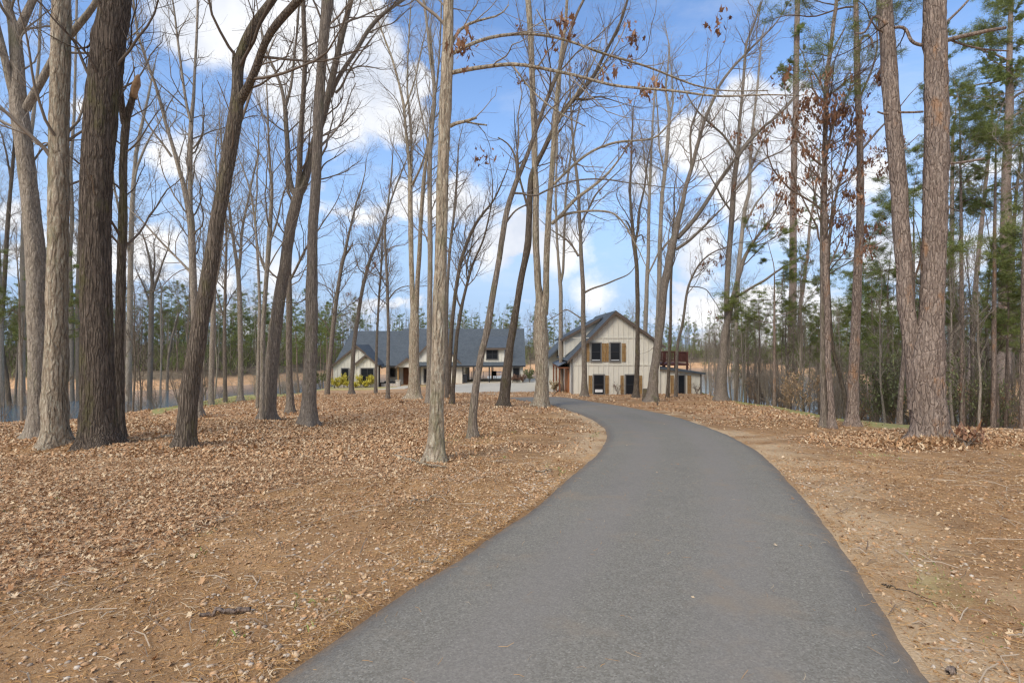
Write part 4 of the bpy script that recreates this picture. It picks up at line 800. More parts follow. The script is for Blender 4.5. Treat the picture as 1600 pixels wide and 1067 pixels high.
T('slim tree bending right over the roof deck with red leaves on its tip', 'grey', [(1056,620,9),(1056,605,6.5),(1057,580,6),(1058,546,6),(1060,530,6),(1065,514,5.5),(1069,490,5),(1072,464,5),(1076,445,4.5),(1079,438,4),(1084,428,4),(1089,418,4),(1098,406,3.5),(1108,398,3),(1120,391,3),(1133,387,2.5),(1150,380,2),(1170,378,1.5)], [[(1077,448,2.5),(1090,448,2),(1104,452,2),(1108,458,1.5)]], bh=480, tw=1.4, cling=110, lenk=.7)
T('tan two-stemmed tree with a curved front stem at the right of the wing', 'grey', [(1127,628,34),(1127,618,24),(1127,600,21),(1128,580,19),(1130,562,17),(1131,530,15),(1135,508,12),(1141,484,10),(1145,465,10),(1148,457,9),(1153,435,9),(1158,420,8),(1163,402,7),(1172,385,6),(1182,370,5),(1200,350,4)],
  [[(1136,560,12),(1137,530,11),(1136,500,11),(1136,464,11),(1138,430,11),(1140,398,11),(1142,365,11),(1144,333,11),(1146,300,11),(1149,270,10),(1153,245,9),(1154,220,7),(1154,203,6),(1158,165,6),(1161,131,6),(1164,95,5.5),(1167,66,5),(1180,35,4),(1190,-2,3)],[(1152,248,7),(1164,228,6.5),(1180,212,6),(1194,197,5.5),(1212,184,5),(1232,165,4),(1250,140,3)],[(1151,242,5),(1142,228,4.5),(1130,210,4.5),(1121,203,4),(1108,192,3.5),(1095,180,3.5),(1082,164,3)],[(1146,465,6),(1158,460,5),(1167,454,5),(1180,446,5),(1194,439,5),(1212,425,4)],[(1147,300,5),(1160,285,4.5),(1172,272,4),(1190,250,3.5),(1215,240,3)],[(1142,330,4),(1128,310,3.5),(1118,290,3)]], bh=420, tw=1.3, cling=200, cly=(200, 420))
T('pale trunk right behind the tan two-stemmed tree', 'pale', [(1148,621,17),(1148,610,12),(1148,590,11),(1149,560,10.5),(1150,530,10),(1150,500,9.5),(1151,471,9),(1153,430,9),(1156,398,8.5),(1159,370,8),(1161,349,8),(1165,320,7.5),(1171,300,7),(1172,262,6),(1176,200,5),(1184,130,4),(1190,60,3)], [[(1160,360,5),(1170,340,4.5),(1180,320,4),(1196,300,3)],[(1172,270,4),(1182,240,3.5),(1195,215,3)]], bh=400, tw=1.1)
# right
T('straight brown pine by the grass edge with a slimmer stem crossing it', 'pine', [(1236,639,30),(1236,630,21),(1236,612,18),(1237,580,16),(1237,540,15),(1238,489,14),(1239,440,13),(1239,400,12.5),(1239,350,12.5),(1240,290,11),(1241,230,10.5),(1243,180,10.5),(1244,131,10),(1245,70,9.5),(1246,-2,9)], [[(1239,610,10),(1243,580,9),(1246,555,8.5),(1249,515,8),(1252,471,7),(1257,435,6.5),(1261,402,6),(1266,350,5),(1274,300,4),(1280,250,3)]], bh=150, tw=.5, need=20, needmin=11, name='pine_tree')
T('left stem of the close-set pair of slim trunks near the right grass edge', 'grey', [(1287,665,17),(1287,655,13),(1287,620,12),(1287,575,12),(1286,530,11),(1286,489,10.5),(1285,419,9.5),(1284,380,9),(1284,340,8),(1284,300,6),(1290,250,5),(1300,200,4)], bh=440, tw=1.7, cling=200, cly=(170, 430))
T('right stem of the close-set pair of slim trunks near the right grass edge, bark flaky', 'pine', [(1299,666,17),(1299,656,12.5),(1298,630,12),(1295,600,11.5),(1294,575,11),(1293,530,11),(1292,489,11),(1290,419,11),(1289,350,11),(1288,300,10),(1289,230,9),(1290,190,9),(1290,148,8.5),(1293,110,8),(1297,82,7.5),(1303,33,7),(1308,-2,6)], [[(1290,150,4),(1282,130,3.5),(1270,110,3)],[(1296,90,4),(1306,70,3.5),(1320,45,3)],[(1289,240,3),(1300,225,2.5),(1318,218,2)]], bh=430, tw=1.4, cling=230, need=0, cly=(160, 430))
T('dark bent tree behind the close-set pair of slim trunks', 'dark', [(1322,640,11),(1321,625,9),(1318,608,8.5),(1314,593,8),(1310,575,7.5),(1304,555,7),(1300,541,7),(1298,515,6.5),(1296,480,6.5),(1294,440,6),(1294,400,6),(1296,370,5.5),(1301,340,5),(1305,310,4.5),(1316,270,4)], bh=470, tw=1.2, Y=21.5, cling=200)
T('flaky straight pine standing alone left of the big twin pine', 'pine', [(1331,664,29),(1331,655,23),(1332,640,21),(1333,593,19.5),(1335,540,18),(1337,489,17),(1339,450,16),(1340,419,15.5),(1342,380,15),(1344,350,14),(1344,300,13),(1344,230,12),(1343,190,12),(1341,164,11.5),(1339,98,11),(1338,50,9.5),(1337,-2,9)], [[(1346,395,4),(1354,388,3.5),(1366,384,3),(1378,378,2)],[(1346,235,5),(1360,218,4.5),(1375,200,4),(1388,188,3)],[(1343,155,4.5),(1352,135,4.5),(1362,112,4),(1368,92,3.5)],[(1340,100,6),(1344,60,5),(1356,52,5),(1362,60,4.5),(1364,75,4)],[(1341,215,3),(1330,240,2.5),(1318,255,2)]], bh=120, tw=.55, need=22, needmin=9.5, cling=90, cly=(180, 400), name='pine_tree')
T('huge twin-trunked pine with cracked plate bark, right foreground', 'pine', [(1452,690,72),(1452,680,66),(1452,660,63),(1450,630,61),(1448,600,60),(1448,570,58),(1449,545,55),(1452,520,48),(1456,500,42),(1457,454,40),(1459,400,40),(1459,350,41),(1460,290,41),(1462,230,41),(1462,180,40),(1462,131,39),(1461,70,38),(1460,-2,37)],
  [[(1434,640,30),(1430,580,30),(1426,545,28),(1423,520,27),(1418,485,27),(1416,454,27),(1412,400,27),(1408,350,28),(1405,300,28),(1398,230,27),(1394,180,26),(1390,131,26),(1385,60,25),(1380,-2,25)],
   [(1397,44,6),(1405,42,6),(1413,43,6),(1419,50,6),(1421,62,6),(1430,70,6),(1441,71,7)],[(1478,64,9),(1500,58,8.5),(1528,52,8),(1550,47,7),(1572,44,6)],[(1482,256,5),(1505,254,5),(1538,248,5)],[(1478,36,5),(1492,22,5),(1515,0,4)],[(1386,38,7),(1376,28,6),(1364,22,5),(1358,42,4.5),(1350,55,4),(1336,52,3.5)],[(1482,62,4),(1510,72,4),(1540,78,3.5),(1575,80,3)],[(1404,176,4.5),(1425,176,4.5),(1442,175,4.5)],[(1388,178,5),(1380,178,4),(1371,175,3)],[(1401,245,2.5),(1420,225,2),(1437,210,1.5)]], bh=60, tw=.35, need=26, needmin=8.0, name='pine_tree', H=22)
T('slim pine trunk just right of the huge twin pine', 'pine', [(1488,657,15),(1488,645,11),(1487,600,10),(1487,540,9.5),(1486,489,9),(1486,454,8.5),(1487,400,7.5),(1488,350,7),(1488,280,6),(1489,200,5)], bh=330, tw=.9, need=26, name='pine_tree', lenk=.8)
T('leaning slim brown pine, second right of the huge twin pine', 'pine', [(1508,661,14),(1509,650,10.5),(1512,620,10),(1517,575,9.5),(1520,520,9),(1522,489,8.5),(1524,454,8),(1529,400,7.5),(1534,350,7),(1540,290,6),(1546,230,5),(1552,160,4)], bh=330, tw=.8, need=24, name='pine_tree', lenk=.8)
T('thin dark tree leaning right between the two right-hand pines', 'dark', [(1536,662,11),(1537,650,8),(1539,620,7),(1543,580,6.5),(1548,545,6),(1553,510,5),(1560,480,4)], bh=520, tw=1.3)
T('stout pine with green crown at the right edge', 'pine', [(1566,664,34),(1566,655,27),(1566,630,24),(1567,580,22),(1569,523,20),(1570,470,19),(1571,420,18),(1573,350,17),(1572,300,14),(1574,230,13),(1577,148,12),(1576,112,10),(1577,60,8),(1580,-2,7)], [[(1575,190,6),(1586,180,5),(1602,170,4)],[(1576,160,5),(1590,148,5),(1610,138,4)],[(1575,240,5),(1590,225,4),(1606,215,3)],[(1576,115,4),(1560,128,3.5),(1530,132,3)],[(1575,95,4),(1555,85,4),(1530,78,3),(1512,70,2.5)],[(1573,300,4),(1590,290,4),(1608,280,3)]], bh=190, tw=.95, need=30, needmin=0, name='pine_tree', lenk=1.0)
T('dark stem pressed against the stout pine at the right edge', 'dark', [(1583,664,12),(1583,650,9),(1582,600,8.5),(1581,540,8),(1581,489,8),(1583,440,7),(1582,400,7),(1584,350,6),(1588,300,5),(1596,240,4)], [[(1583,480,5),(1590,460,4),(1602,430,3.5)]], bh=430, tw=1.3)
T('leaning pale-brown trunk behind the left side of the huge twin pine', 'pine', [(1405,649,13),(1406,640,10),(1408,610,9),(1411,575,8.5),(1415,520,8),(1418,470,6)], bh=450, tw=1., need=24, name='pine_tree', Y=19.5)
# greenery of further pines rising over the right half
for q in ((1388,648,7,1387,440,'slim pine with flat green top in the gap left of the huge twin pine',27),(1210,640,7,1210,430,'thin ragged-topped pine left of the straight brown pine',30),(1552,650,9,1556,200,'tall thin pine before the right edge with high green boughs',24),
          (1426,650,8,1428,330,'slender pine hidden partly behind the twin pine fork',25),(1504,650,9,1500,180,'bushy green pine filling the gap right of the huge twin pine',25),(1598,655,10,1604,60,'pine cut by the right frame edge',20),(1368,648,7,1362,470,'young pine with thin green top between the lone pine and the twin pine',26)):
    x0, y0, w0, x1, y1, lab, Yq = q
    T(lab, 'pine', [(x0, y0, w0 * 1.3), (x0, y0 - 20, w0), ((x0 * 2 + x1) / 3, (y0 * 2 + y1) / 3, w0 * .85), ((x0 + 2 * x1) / 3, (y0 + 2 * y1) / 3, w0 * .6), (x1, y1, 2)], bh=(y0 + 3 * y1) / 4 + 40 if y1 < 300 else (y0 + y1) / 2 - 20, tw=1.15, need=32, name='pine_tree', Y=Yq, lenk=.95, ext=False)
# litter heaped against the feet of the foreground trunks
for (px_, py_) in ((58,690),(86,699),(156,699),(287,703),(416,658),(482,665),(680,717),(738,682),(786,636),(844,636),(1287,665),(1331,664)):
    b0 = G(px_, py_); n = 420; rr_ = .25 + .38 * px_ / px_ * np.abs(rng.normal(0, 1, n)) * .8; a_ = rng.uniform(0, 6.3, n); x = b0[0] + rr_ * np.cos(a_); y = b0[1] + .25 + rr_ * np.sin(a_) * .8
    make_leaves('fallen_leaves', x, y, gz(x, y) + .07 * np.exp(-((rr_ - .25) / .3) ** 2) * rng.random(n), rng.uniform(.04, .085, n), True, .6, MLEAF, 'drift of dry leaves against the foot of a trunk')

# ---------------------------------------------------------------- houses
class MB:
    def __init__(s): s.V, s.F = [], []
    def poly(s, pts, faces):
        n = len(s.V); s.V += [tuple(p) for p in pts]; s.F += [tuple(n + i for i in f) for f in faces]; return s
    def box(s, x0, x1, y0, y1, z0, z1):
        return s.poly([(x0,y0,z0),(x1,y0,z0),(x1,y1,z0),(x0,y1,z0),(x0,y0,z1),(x1,y0,z1),(x1,y1,z1),(x0,y1,z1)], [(0,3,2,1),(4,5,6,7),(0,1,5,4),(1,2,6,5),(2,3,7,6),(3,0,4,7)])
    def prism(s, xz, y0, y1):
        n = len(xz); P = [(x, y0, z) for x, z in xz] + [(x, y1, z) for x, z in xz]
        return s.poly(P, [tuple(range(n)), tuple(range(2 * n - 1, n - 1, -1))] + [(i, i + n, (i + 1) % n + n, (i + 1) % n) for i in range(n)])
    def prismx(s, yz, x0, x1):
        n = len(yz); P = [(x0, y, z) for y, z in yz] + [(x1, y, z) for y, z in yz]
        return s.poly(P, [tuple(range(n)), tuple(range(2 * n - 1, n - 1, -1))] + [(i, i + n, (i + 1) % n + n, (i + 1) % n) for i in range(n)])
    def build(s, name, mat, parent=None, smooth=False):
        V = np.array(s.V, float)
        if parent is not None:
            p = parent
            while p: V = V - np.array(p.location); p = p.parent
        o = meshobj(name, V, s.F, mat, parent, smooth)
        import bmesh
        bm = bmesh.new(); bm.from_mesh(o.data); bmesh.ops.recalc_face_normals(bm, faces=bm.faces[:]); bm.to_mesh(o.data); bm.free()
        return o
m = M('roof_shingle', .85, .25)
rowz = m.n('ShaderNodeTexBrick'); m.l(m.mp((2.2, 2.2, 2.2)), rowz.inputs['Vector']); 
sx = m.sep(m.co); cmb = m.n('ShaderNodeCombineXYZ'); m.l(m.math('ADD', sx[0], m.math('MULTIPLY', sx[1], .6)), cmb.inputs[0]); m.l(sx[2], cmb.inputs[1])
m.l(cmb.outputs[0], rowz.inputs['Vector']); rowz.inputs['Scale'].default_value = 3.2; rowz.inputs['Mortar Size'].default_value = .008
rowz.inputs['Color1'].default_value = (.072, .086, .097, 1); rowz.inputs['Color2'].default_value = (.108, .123, .135, 1); rowz.inputs['Mortar'].default_value = (.04, .05, .065, 1)
m.col(m.mix(.3, rowz.outputs['Color'], m.ramp(m.noise(1.2, 6, .7), [(.3, (.062, .074, .084)), (.7, (.128, .141, .151))]))); MROOF = m.m
MSID = flat('cream_siding', (.73, .69, .585), .75, .25, .05, 1.5); MTRIM = flat('brown_trim', (.13, .10, .08), .7); MTRG = flat('grey_trim', (.20, .19, .175), .7)
MBLK = flat('black_metal', (.025, .026, .03), .5, .4); MGLS = flat('window_glass', (.016, .019, .024), .14, .28, .2, .5)
m = M('stained_wood', .6, .3); m.col(m.ramp(m.noise(1, 5, .6, m.mp((14, 14, 1.2))), [(.3, (.20, .11, .045)), (.55, (.36, .22, .09)), (.75, (.46, .30, .14))])); MWOOD = m.m
MDOOR = flat('orange_wood_door', (.46, .16, .05), .5, .3, .25, 4); MDRD = flat('dark_stained_door', (.20, .085, .035), .5, .3, .25, 4); MSTN = flat('pale_stone', (.50, .46, .40), .9, .2, .3, 5, bump=.01)
MCOP = flat('copper_brown', (.22, .085, .04), .5, .4, .3, 3); MSEAM = flat('metal_roof', (.06, .075, .095), .35, .5, .1, 2); MDK = flat('redwood_deck', (.105, .042, .032), .7, .2, .3, 3); MWHT = flat('white_paper', (.75, .75, .73), .8); MWT2 = flat('white_sill', (.6, .62, .63), .6)

def span(xz, x):
    zs = []
    n = len(xz)
    for i in range(n):
        (a, za), (b, zb_) = xz[i], xz[(i + 1) % n]
        if (a - x) * (b - x) <= 0 and a != b: zs.append(za + (zb_ - za) * (x - a) / (b - a))
    return (min(zs), max(zs)) if len(zs) > 1 else (0, 0)
def siding(parent, xz, y, th=.2, pitch=.41, bands=()):
    b = MB().prism(xz, y, y + th); xs = [p[0] for p in xz]; x = min(xs) + .03
    while x < max(xs) - .03:
        z0, z1 = span(xz, x)
        if z1 - z0 > .1: b.box(x - .028, x + .028, y - .042, y + .01, z0, z1 - .03)
        x += pitch
    for zb_ in bands: b.box(min(xs) + .01, max(xs) - .01, y - .055, y, zb_ - .03, zb_ + .03)
    return b.build('wall', MSID, parent)
def window(parent, x0, x1, z0, z1, y, mull=0, rail=True, trim=MTRG, sill=False, name='window', curtain=False):
    y = y - .05; f = MB(); t = .09
    for a in ((x0 - t, x1 + t, z1, z1 + t), (x0 - t, x1 + t, z0 - t, z0), (x0 - t, x0, z0, z1), (x1, x1 + t, z0, z1)): f.box(a[0], a[1], y - .06, y + .048, a[2], a[3])
    w_ = f.build(name, trim, parent); q = MB(); s_ = .045
    for a in ((x0, x1, z1 - s_, z1), (x0, x1, z0, z0 + s_), (x0, x0 + s_, z0 + s_, z1 - s_), (x1 - s_, x1, z0 + s_, z1 - s_)): q.box(a[0], a[1], y - .048, y + .048, a[2], a[3])
    if rail: q.box(x0 + s_, x1 - s_, y - .042, y + .048, (z0 + z1) / 2 - .03, (z0 + z1) / 2 + .03)
    for i in range(mull): xm = x0 + (x1 - x0) * (i + 1) / (mull + 1); q.box(xm - .04, xm + .04, y - .045, y + .048, z0 + s_, z1 - s_)
    q.build('frame', MBLK, w_); MB().box(x0 + s_, x1 - s_, y - .016, y + .048, z0 + s_, z1 - s_).build('pane', MGLS, w_)
    if sill: MB().box(x0 + s_, x1 - s_, y - .034, y - .017, z0 + s_, z0 + s_ + .07).build('sill', MWT2, w_)
    return w_
def shutter(parent, x0, x1, z0, z1, y):
    y -= .026; b = MB(); n = max(2, int(round((x1 - x0) / .2))); w_ = (x1 - x0) / n
    for i in range(n): b.box(x0 + i * w_ + .012, x0 + (i + 1) * w_ - .012, y - .055, y - .023, z0, z1)
    for zc in (z0 + .18 * (z1 - z0), (z0 + z1) / 2, z1 - .18 * (z1 - z0)): b.box(x0, x1, y - .075, y - .0555, zc - .05, zc + .05)
    return b.build('shutter', MWOOD, parent)
def slab(parent, p, th=.14, mat=None, name='roof'):
    """p four corners of the top face"""
    p = [Vector(q) for q in p]; n = (p[1] - p[0]).cross(p[2] - p[0]).normalized()
    if n.z < 0: n = -n
    q = [v - n * th for v in p]; return MB().poly(p + q, [(0,1,2,3),(7,6,5,4),(0,4,5,1),(1,5,6,2),(2,6,7,3),(3,7,4,0)]).build(name, mat or MROOF, parent)
def gable_roof(parent, xl, zl, xa, za, xr, zr, y0, y1, trim=True, th=.13, ov=.0):
    """both slopes in one mesh with a rake board under each front edge"""
    b = MB()
    for (xe, ze) in ((xl, zl), (xr, zr)):
        d = Vector((xe - xa, ze - za)).normalized(); nrm = Vector((-d.y, d.x)); 
        if nrm.y < 0: nrm = -nrm
        p = [(xa, za), (xe, ze), (xe - nrm.x * th, ze - nrm.y * th), (xa, za - th / max(.2, abs(nrm.y)))]
        b.prism(p, y0, y1)
    r = b.build('roof', MROOF, parent)
    if trim:
        t = MB()
        for (xe, ze) in ((xl, zl), (xr, zr)):
            o_ = .02; w_ = .22
            t.prism([(xa, za - o_ - .02), (xe, ze - o_), (xe, ze - o_ - w_), (xa, za - o_ - .02 - w_ * 1.25)], y0 - .05, y0 - .003)
        t.build('rake_board', MTRIM, r)
    return r
GZ = lambda x, y: float(hgt(x, y))
H1 = empty('main_house', (-10, 61.5, GZ(-10, 61.5)), 'long cream single-storey farmhouse with dark slate-blue roof, gables and a carport', 'house')
ZE, Y0, YR = -1.06, 61.0, 68.0
# main roofs (front and back slopes)
def pitched(parent, x0, x1, y0, z0, yr, zr, y1, th=.15):
    b = MB(); b.prismx([(y0, z0), (yr, zr), (y1, z0), (y1, z0 - th * 1.2), (yr, zr - th * 1.2), (y0, z0 - th * 1.2)], x0, x1)
    return b.build('roof', MROOF, parent)
pitched(H1, -21.3, -14.46, Y0, ZE, YR, 3.2, 75)
rB = pitched(H1, -14.45, 1.62, Y0 - .004, ZE + .003, YR, 3.5, 75)
MB().box(-15.2, 1.62, Y0 - .12, Y0 - .012, ZE - .17, ZE - .02).build('gutter', MBLK, H1)
siding(H1, [(-20.93, -4.2), (-15.62, -4.2), (-15.62, -.95), (-18.15, 1.1), (-20.93, -1.02)], 60.0)
gable_roof(H1, -21.25, -1.15, -18.15, 1.42, -15.1, -1.15, 59.7, 65.6)
siding(H1, [(-18.08, -4.2), (-15.5, -4.2), (-15.5, -.72), (-16.8, .2), (-18.08, -.72)], 59.2)
MB().prism([(-17.35, -.12), (-16.25, -.12), (-16.8, .24)], 59.11, 59.199).build('gable_vent', MTRG, H1)
gable_roof(H1, -18.3, -.9, -16.8, .40, -15.3, -.9, 58.85, 61.8)
MB().box(-20.9, -20.7, 60.2, 74.8, -6, ZE).build('wall', MSID, H1); MB().box(1.15, 1.34, 61.7, 74.8, -5.5, ZE - .03).build('wall', MSID, H1)
window(H1, -19.9, -19.15, -3.0, -1.39, 60.0); window(H1, -17.42, -16.0, -2.95, -1.33, 59.2, mull=1)
siding(H1, [(-15.5, -4.2), (-10.95, -4.2), (-10.95, -1.2), (-15.5, -1.2)], 63.2)
window(H1, -15.0, -14.45, -2.5, -1.55, 63.2)
d_ = MB().box(-13.4, -12.42, 63.1, 63.18, -3.5, -1.45).box(-12.40, -11.5, 63.1, 63.18, -3.5, -1.45).build('door', MDRD, H1)
MB().box(-12.52, -12.46, 63.05, 63.099, -2.6, -2.3).build('handle', MBLK, d_)
siding(H1, [(-10.95, -4.2), (-5.9, -4.2), (-5.9, -1.1), (-10.95, -1.1)], 61.6)
window(H1, -10.55, -9.75, -3.1, -1.5, 61.6, mull=1); window(H1, -8.3, -7.6, -2.9, -1.5, 61.6)
siding(H1, [(-12.0, -.72), (-6.4, -.72), (-6.4, -.55), (-9.2, 2.15), (-12.0, -.55)], 61.62)
gable_roof(H1, -12.4, -.85, -9.2, 2.42, -6.0, -.85, 61.3, 67)
# entry gable on timber posts over stone piers
siding(H1, [(-13.3, -1.2), (-11.1, -1.2), (-11.1, -1.02), (-12.2, -.22), (-13.3, -1.02)], 59.8, .15)
gable_roof(H1, -13.6, -1.12, -12.2, -.05, -10.8, -1.12, 59.5, 63)
for xx in (-13.3, -11.2):
    MB().box(xx - .09, xx + .09, 59.75, 59.93, -2.7, -1.2).build('post', MWOOD, H1)
    MB().box(xx - .26, xx + .26, 59.6, 60.1, -3.9, -2.78).box(xx - .3, xx + .3, 59.56, 60.14, -2.775, -2.70).build('pier', MSTN, H1)
MB().box(-15.4, -13.6, 60.2, 60.5, -3.9, -3.15).build('porch_curb', MSTN, H1); MB().box(-15.2, -13.7, 60.9, 61.3, -3.1, -2.95).build('bench_rail', MBLK, H1)
MB().box(-15.55, -15.45, 59.9, 60.0, -3.9, -1.1).build('downspout', MBLK, H1); MB().box(-5.95, -5.86, 61.35, 61.45, -3.9, -1.2).build('downspout', MBLK, H1)
# carport
for xx, yy in ((-4.55, 61.2), (-2.72, 61.2), (-4.55, 69.6), (-2.72, 69.6)): MB().box(xx - .07, xx + .07, yy, yy + .14, -3.6, ZE - .17).build('carport_post', MBLK, H1)
MB().box(-5.9, -.32, 61.15, 74.5, ZE - .21, ZE - .172).build('carport_ceiling', MSID, H1)
MB().box(-5.9, -5.72, 61.85, 69, -3.9, ZE - .2).build('wall', MSID, H1); MB().box(-.32, -.14, 61.6, 69, -3.9, ZE - .2).build('wall', MSID, H1)
siding(H1, [(-.32, -3.9), (1.34, -3.9), (1.34, -1.2), (-.32, -1.2)], 61.4)
window(H1, .15, .85, -2.82, -1.38, 61.4, rail=False, name='window')
siding(H1, [(-3.39, -.75), (-.92, -.75), (-.92, 1.0), (-3.39, 1.0)], 61.62)
window(H1, -3.05, -1.72, -.33, .82, 61.62, mull=1)
slab(H1, [(-3.8, 61.25, 1.06), (-.5, 61.25, 1.06), (-.5, 66.8, 2.58), (-3.8, 66.8, 2.58)], .13)
MB().box(-3.8, -.5, 61.16, 61.245, .80, 1.02).build('fascia', MTRIM, H1)
MB().box(-3.39, -3.3, 61.8, 66, -.5, 1.1).build('dormer_cheek', MSID, H1); MB().box(-1.0, -.92, 61.8, 66, -.5, 1.1).build('dormer_cheek', MSID, H1)

MSNP = flat('bare_heartwood', (.36, .22, .12), .8, .2, .35, 9)
# two-storey building on the right
H2 = empty('gabled_guest_house', (8.5, 42.2, GZ(8.5, 42.2)), 'two-storey cream board-and-batten building with wooden shutters and steep dark roof', 'house')
siding(H2, [(4.97, -3.3), (12.13, -3.3), (12.13, 1.45), (8.45, 4.1), (4.97, .55)], 42.0, bands=(-.12, 2.1))
gable_roof(H2, 4.5, .22, 8.45, 4.33, 12.5, 1.42, 41.65, 52)
MB().box(4.97, 5.15, 42.2, 51.9, -3.4, .5).box(11.95, 12.13, 42.2, 51.9, -3.4, 1.4).box(5.15, 11.95, 51.7, 51.9, -3.4, .5).build('wall', MSID, H2)
for a in ((924, 938.3), (953.8, 968)): window(H2, (a[0] - 800) * .0525, (a[1] - 800) * .0525, .2, 1.66, 42.0, sill=True)
for a in ((927.7, 943.2), (977.6, 995.5)):
    w_ = window(H2, (a[0] - 800) * .0525, (a[1] - 800) * .0525, -2.5, -.96, 42.0)
    if a[0] < 930: MB().box(6.8, 7.42, 41.925, 41.933, -2.36, -2.12).build('paper', MWHT, w_)
K2 = lambda p: (p - 800) * .0525
for p0, p1, z0, z1 in ((916, 921, .15, 1.66), (940, 951, .15, 1.66), (971.5, 977.6, .15, 1.66), (919.3, 925.2, -2.48, -.98), (945.4, 951, -2.48, -.98), (969, 974.4, -2.48, -.98), (997.6, 1003, -2.48, -.98)):
    shutter(H2, K2(p0), K2(p1), z0, z1, 42.0)
MB().box(4.86, 4.95, 41.86, 41.96, -3.1, .4).build('downspout', MTRG, H2)
# shed dormer on the left slope
siding(H2, [(4.62, .5), (8.2, 3.4), (7.6, 3.6), (4.62, 2.0)], 45.0)
slab(H2, [(4.3, 44.7, 2.02), (7.9, 44.7, 3.98), (7.9, 51.2, 3.98), (4.3, 51.2, 2.02)], .14)
MB().prism([(4.3, 1.98), (7.7, 3.84), (7.7, 3.64), (4.3, 1.76)], 44.63, 44.69).build('rake_board', MTRIM, H2)
MB().box(4.62, 4.8, 45.2, 51, .4, 1.95).build('dormer_wall', MSID, H2)
# rear wing, awning and entry on the left side
slab(H2, [(3.4, 51.0, .0), (5.4, 51.0, 2.0), (5.4, 58, 2.0), (3.4, 58, .0)], .14)
siding(H2, [(3.75, -3.6), (5.0, -3.6), (5.0, 1.3), (3.75, .1)], 52.0)
MB().box(3.75, 3.93, 52.2, 57.8, -3.6, .1).build('wall', MSID, H2)
aw = slab(H2, [(3.95, 43.8, -.28), (4.96, 43.8, .22), (4.96, 50.5, .22), (3.95, 50.5, -.28)], .07, MSEAM, 'awning')
MB().box(3.97, 4.96, 43.85, 50.4, -.50, -.40).build('soffit', MCOP, aw)
for yy in (44.0, 47.2, 50.2): MB().box(4.02, 4.16, yy, yy + .14, -3.4, -.5).build('post', MCOP, H2)
MB().box(4.90, 4.965, 44.3, 47.9, -3.3, -.62).build('barn_door', MDOOR, H2)
# lean-to and roof deck
siding(H2, [(12.15, -3.5), (15.55, -3.5), (15.55, -.86), (12.15, -.42)], 42.2, bands=())
MB().box(12.15, 15.58, 42.11, 42.197, -3.5, -2.62).build('foundation', MTRG, H2)
MB().box(15.37, 15.55, 42.4, 49, -3.6, -.9).build('wall', MSID, H2); MB().box(15.5, 15.62, 42.12, 42.2, -3.0, -.9).build('corner_board', MTRG, H2)
slab(H2, [(12.14, 41.9, -.30), (15.85, 41.9, -.76), (15.85, 49.2, -.76), (12.14, 49.2, -.30)], .16)
window(H2, 13.68, 14.18, -2.5, -.98, 42.2, rail=False)
shutter(H2, 13.02, 13.32, -2.5, -.98, 42.2); shutter(H2, 14.42, 14.75, -2.5, -.98, 42.2)
dk = MB()
dk.box(12.3, 15.6, 45.2, 48.8, -.32, -.16); 
for xx in (12.35, 13.4, 14.5, 15.5):
    for yy in (45.25, 48.6): dk.box(xx - .07, xx + .07, yy, yy + .14, -.9, .86)
dk_ = dk.build('deck', MDK, H2)
r_ = MB()
for yy in (45.27, 48.64): r_.box(12.3, 15.6, yy, yy + .1, .80, .88).box(12.3, 15.6, yy + .02, yy + .07, .0, .07)
r_.box(15.5, 15.6, 45.3, 48.7, .80, .88).box(15.52, 15.57, 45.3, 48.7, 0, .07)
x = 12.42
while x < 15.5: r_.box(x - .02, x + .02, 45.29, 45.33, .07, .8).box(x - .02, x + .02, 48.66, 48.7, .07, .8); x += .13
y = 45.4
while y < 48.6: r_.box(15.53, 15.57, y - .02, y + .02, .07, .8); y += .14
r_.build('railing', MDK, dk_)

# small things round the houses
P = np.array([PX(a_, b_, T4[1][1]) for a_, b_ in ((207.5, 154), (210, 141), (213, 131), (215.5, 121), (216.5, 117))]) - T4[1]; s4 = Tubes()
s4.add(P[None], np.array([[5.2, 5.6, 5.0, 3.2, 1.2]]) * T4[1][1] / F, 9, (1 + np.random.default_rng(2).normal(0, .12, (1, 5, 9))), cap=True); s4.build('snapped_top', MSNP, T4[0])
bn = empty('wheeled_bin', (-5.55, 60.9, GZ(-5.55, 60.9) + .05), 'black wheeled rubbish bin at the left corner of the carport', 'bin')
z = GZ(-5.55, 60.9) + .05
MB().poly([(-5.72,60.75,z+.08),(-5.38,60.75,z+.08),(-5.38,61.05,z+.08),(-5.72,61.05,z+.08),(-5.8,60.68,z+.95),(-5.3,60.68,z+.95),(-5.3,61.12,z+.95),(-5.8,61.12,z+.95)],[(0,3,2,1),(4,5,6,7),(0,1,5,4),(1,2,6,5),(2,3,7,6),(3,0,4,7)]).build('bin_body', MBLK, bn)
MB().prismx([(60.64, z + .955), (60.64, z + 1.0), (60.85, z + 1.07), (61.16, z + 1.0), (61.16, z + .955)], -5.84, -5.26).build('lid', MBLK, bn)
for xx in (-5.74, -5.36):
    ww = MB(); n_ = 12; ww.prismx([(61.1 + .1 * math.cos(t * 2 * math.pi / n_), z + .1 + .1 * math.sin(t * 2 * math.pi / n_)) for t in range(n_)], xx - .03, xx + .03); ww.build('wheel', MBLK, bn)
rl = empty('black_railing', (-3, 69.1, GZ(-3, 69.1)), 'thin black railing seen through the carport before the lake', 'railing')
z = GZ(-3, 69.1) + .03; b = MB(); b.box(-7, .8, 69.08, 69.13, z + .95, z + 1.0).box(-7, .8, 69.09, 69.12, z + .12, z + .16)
for i in range(6): b.box(-7 + i * 1.56 - .03, -7 + i * 1.56 + .03, 69.07, 69.14, z - .1, z + 1.0)
b.build('rail_frame', MBLK, rl)
